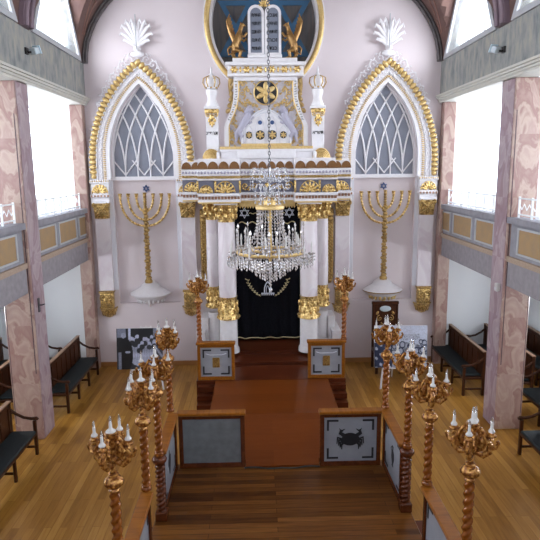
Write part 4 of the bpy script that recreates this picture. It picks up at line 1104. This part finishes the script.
# side panels between far corners and the newel posts
rail_panel('left side rail panel with dark emblem between corner and newel', (-1.47, 7.87, ZB), R(-90), 1.13, emblem='figure', inner=1)
rail_panel('right side rail panel with dark jug emblem between corner and newel', (1.66, 6.80, ZB), R(90), 1.05, emblem='jug', inner=1)
rail_panel('near left side rail panel running out of the bottom of the view', (-1.47, 5.80, ZB), R(-90), 1.9, emblem='figure', inner=1)
rail_panel('near right side rail panel running out of the bottom of the view', (1.66, 3.90, ZB), R(90), 1.9, emblem='figure', inner=1)
def newel(label, loc):
    r = root('newel_post', label, 'post', loc, 0, 'spiral newel posts')
    G().bev(-.075, .075, -.075, .075, 0, .12, .01).build('plinth', 'rail_dark', r)
    p, fn = twist(.056, .12, .76, 2, .13, .18)
    G().lathe(p, (0, 0, 0), 14, fn=fn).build('twisted_shaft', 'rail_dark', r, smooth=True)
    G().lathe([(.06, .755), (.085, .79), (.095, .82), (.08, .85), (.06, .86), (.06, .883)], (0, 0, 0), 16).build('cap', 'rail_dark', r, smooth=True)
    return r
newel('dark spiral newel post at the left side opening of the reader platform', (-1.47, 6.64, ZB))
newel('dark spiral newel post at the right side opening of the reader platform', (1.67, 6.70, ZB))
# ark rails
for x, lb in ((-1.39, 'honey wood rail box with plaque at the left of the ark steps'), (.76, 'honey wood rail box with plaque at the right of the ark steps')):
    r = rail_panel(lb, (x, 10.62, .53), 0, .72, h=.77, emblem='plaque')
    for c in r.children:
        if c.name.startswith('frame'): c.data.materials[0] = M['rail']

# ================================================================ BENCHES
def bench(label, loc, L, facing):
    """long side along +y; seat faces +x for facing=1 (left side), -x for -1"""
    r = root('pew_bench', label, 'bench', loc); f = facing
    def bx(g, x0, x1, y0, y1, z0, z1, b=.008): g.bev(min(f*x0, f*x1), max(f*x0, f*x1), y0, y1, z0, z1, b)
    r['group'] = 'dark wooden pews in the side aisles'
    g = G(); bx(g, 0, .03, .04, L-.04, .34, .92)
    n = int(L/.3)
    for i in range(n+1): y = .05+(L-.15)*i/n; bx(g, .028, .045, y, y+.05, .42, .88, .004)
    bx(g, .028, .045, .04, L-.04, .83, .88, .004)
    bk = g.build('backrest', 'bench', r)
    g = G(); bx(g, -.02, .06, 0, L, 0.91, .935); g.build('top_rail', 'bench_highlight', bk)
    g = G(); bx(g, .03, .44, .02, L-.02, .34, .39); s_ = g.build('seat', 'bench', r)
    g = G(); bx(g, .05, .45, .06, L-.06, .39, .44, .02); g.build('cushion', 'cushion', r)
    for y in (.0, L-.055):
        g = G(); bx(g, .39, .44, y, y+.055, 0, .60); g.build('leg', 'bench', r)
        g = G(); bx(g, -.01, .05, y, y+.055, 0, .93); g.build('leg', 'bench', r)
        g = G().tube([(f*.03, y+.027, .80), (f*.12, y+.027, .72), (f*.25, y+.027, .65), (f*.37, y+.027, .63), (f*.45, y+.027, .635), (f*.48, y+.027, .615)], [.022, .024, .024, .026, .03, .02], 8); g.build('armrest', 'bench', r, smooth=True)
        g = G(); bx(g, .04, .40, y+.012, y+.043, .12, .16); g.build('stretcher', 'bench', r)
    for y in (L/3, 2*L/3):
        g = G(); bx(g, .39, .435, y-.025, y+.025, 0, .34); bx(g, .02, .40, y-.012, y+.012, .12, .16, .004); g.build('leg', 'bench', r)
BG = 'dark wooden pews in the side aisles'
bench('first-row dark wooden pew on the left, between the marble column and the far wall', (-4.28, 10.35, 0), 2.12, 1)
bench('dark wooden pew nearest the viewer on the left, in front of the marble column', (-4.28, 6.2, 0), 2.6, 1)
bench('dark wooden pew in the middle row on the left, seen behind the marble column', (-5.12, 10.1, 0), 2.4, 1)
bench('dark wooden pew against the left outer wall at the far end', (-5.98, 10.2, 0), 2.2, 1)
bench('dark wooden pew against the left outer wall at the left edge', (-5.98, 7.6, 0), 2.2, 1)
bench('first-row dark wooden pew on the right, reaching the far wall', (4.36, 10.82, 0), 2.1, -1)
bench('dark wooden pew nearest the viewer on the right, in front of the marble column', (4.40, 5.9, 0), 2.55, -1)
bench('dark wooden pew in the middle row on the right, reaching the far wall', (5.2, 10.5, 0), 2.42, -1)
bench('dark wooden pew against the right outer wall at the far end', (6.08, 10.5, 0), 2.4, -1)
bench('dark wooden pew in the middle row on the right, behind the marble column', (5.2, 7.8, 0), 2.4, -1)

# ================================================================ PHOTO BOARDS AND EASELS
def easel(label, loc, rz):
    r = root('easel', label, 'easel', loc, rz)
    for s in (-1, 1):
        G().tube([(s*.40, -.28, 0), (s*.30, .0, .37), (s*.24, .045, .75), (s*.10, .14, 1.28)], .02, 6).build('leg', 'easel', r)
    G().tube([(0, .42, 0), (0, .16, 1.28)], .014, 6).build('leg', 'easel', r)
    G().bev(-.30, .30, -.07, .035, .36, .385, .004).build('ledge', 'easel', r)
    G().tube([(-.11, .135, 1.25), (.11, .135, 1.25)], .012, 6).build('crossbar', 'easel', r)
    return r
def board(label, loc, rz, W, H, fn, tilt=R(-8)):
    r = bpy.data.objects.new('photo_board', None); C.objects.link(r); r.empty_display_size = .1; r.location = loc; r.rotation_euler = (tilt, 0, rz); tag(r, label, 'picture')
    G().box(-W/2, W/2, 0, .02, 0, H).build('backing', 'easel', r)
    nx, nz = 96, 80; me = bpy.data.meshes.new('print')
    V = [(-W/2+W*i/nx, -.002, H*j/nz) for j in range(nz+1) for i in range(nx+1)]
    me.from_pydata(V, [], [(j*(nx+1)+i, j*(nx+1)+i+1, (j+1)*(nx+1)+i+1, (j+1)*(nx+1)+i) for j in range(nz) for i in range(nx)])
    ca = me.color_attributes.new('Col', 'FLOAT_COLOR', 'POINT')
    for j in range(nz+1):
        for i in range(nx+1): ca.data[j*(nx+1)+i].color = (*fn(i/nx, j/nz), 1)
    me.materials.append(M['print']); o = bpy.data.objects.new('print', me); C.objects.link(o); o.parent = r
    return r
rnd = random.Random(3)
blobsA = [(rnd.uniform(.30, .95), rnd.uniform(.55, .80), rnd.uniform(.03, .045)) for _ in range(16)]
def photo_a(u, v):     # black and white picture of a seated crowd, a dark-suited figure at left
    c = .012 if v > .55 else .03
    if v > .78: c = .20 if (.02 < u < .20 or u > .80) else .015
    if .26 < u < .31 and v > .55: c = .55
    if .3 < u < .92 and .2 < v < .62: c = .45-.12*sin(u*60)**2+.1*sin(v*23)
    if .3 < u < .98 and v < .22: c = .03
    if ((u-.58)/.25)**2+((v-.18)/.11)**2 < 1: c = .42
    for x, y, r_ in blobsA:
        if ((u-x)/r_)**2+((v-y)/(r_*1.3))**2 < 1: c = .50
        if ((u-x)/(r_*1.5))**2+((v-y+r_*2.4)/(r_*1.6))**2 < 1: c = .34 if int(x*37) % 2 else .03
    if ((u-.18)/.17)**2+((v-.36)/.42)**2 < 1: c = .008
    if ((u-.15)/.055)**2+((v-.83)/.07)**2 < 1: c = .33
    if ((u-.24)/.06)**2+((v-.42)/.025)**2 < 1: c = .4
    if u < .1 and v < .42: c = .22 if u > .04 else .04
    if u > .82 and v < .6: c = .05+.25*(sin(u*50+v*30) > .2)
    c *= .75+.5*rnd.random()
    return (c*.86, c*.92, c*1.22)
blobsB = [(rnd.uniform(.35, .97), rnd.uniform(.30, .62), rnd.uniform(.025, .04)) for _ in range(22)]
def photo_b(u, v):     # pale print: white sky, a dark crowd in blue tones
    c = .62
    if .32 < u < .86 and .66 < v < .80 and rnd.random() < .35: c = .25
    if v < .62-.25*abs(u-.55): c = .34+.2*sin(u*40)*sin(v*33)
    for x, y, r_ in blobsB:
        d = ((u-x)/r_)**2+((v-y)/(r_*1.5))**2
        if d < 1: c = .48
        elif d < 2.3: c = .03
    if u < .34 and v < .60:
        c = .035
        if sin(u*38)*cos(v*27+u*9) > .55: c = .5
    if ((u-.80)/.12)**2+((v-.2)/.14)**2 < 1: c = .45
    c *= .8+.4*rnd.random()
    return (c*.86, c*.93, c*1.15) if c > .1 else (c*.5, c*.8, c*2.2)
easel('white folding easel holding the left photo board', (-2.62, 11.75, 0), 0)
board('black and white group photograph board on the left easel', (-2.74, 11.69, .386), 0, .98, .88, photo_a)
easel('white folding easel holding the right photo board', (2.75, 11.55, 0), 0)
board('pale blue-toned crowd photograph board on the right easel', (2.82, 11.49, .386), R(-3), 1.12, .90, photo_b)

# ================================================================ CARVED CHAIR behind the right photo board
r = root('carved_chair', 'dark carved high-backed chair with a blue oval, behind the right photo board', 'chair', (2.72, 12.62, 0))
g = G().bev(-.30, -.24, -.02, .04, 0, 1.56, .01).bev(.24, .30, -.02, .04, 0, 1.56, .01).bev(-.24, .24, -.01, .03, .5, 1.50, .006).bev(-.31, .31, -.03, .05, 1.50, 1.57, .012)
g.build('backrest', 'bench', r)
o = G().ell((0, -.015, 1.40), .13, .012, .07, 0, 16, 8).build('blue_oval', 'lamp_body', r, smooth=True)
g = G()
for s in (-1, 1):
    scroll(g, (s*.13, 1.18), .07, 1.2, pi/2, -s, .014, -.02); scroll(g, (s*.10, 1.02), .05, 1.2, pi/2, s, .012, -.02); g.ell((s*.18, -.015, 1.30), .03, .012, .05, s*.5)
g.build('gilt_carving', 'gold_dark', r, smooth=True)
G().bev(-.30, .30, -.48, .0, .42, .50, .01).build('seat', 'bench', r)
for s in (-1, 1):
    G().bev(s*.27-.03, s*.27+.03, -.48, -.42, 0, .42, .006).build('leg', 'bench', r)
    G().bev(s*.27-.03, s*.27+.03, -.44, 0, .70, .74, .01).bev(s*.27-.025, s*.27+.025, -.44, -.39, .5, .70, .006).build('armrest', 'bench', r)

# ================================================================ CABLE
g = G().tube([(-.44+1.12*i/16, 7.82-.03*sin(i/16*pi)+.01*sin(i), .212+.012*max(0, sin(i*.6))) for i in range(17)], .011, 6)
tag(g.build('floor_cable', 'cable', smooth=True), 'thin black cable lying along the foot of the red wooden ramp', 'cable')
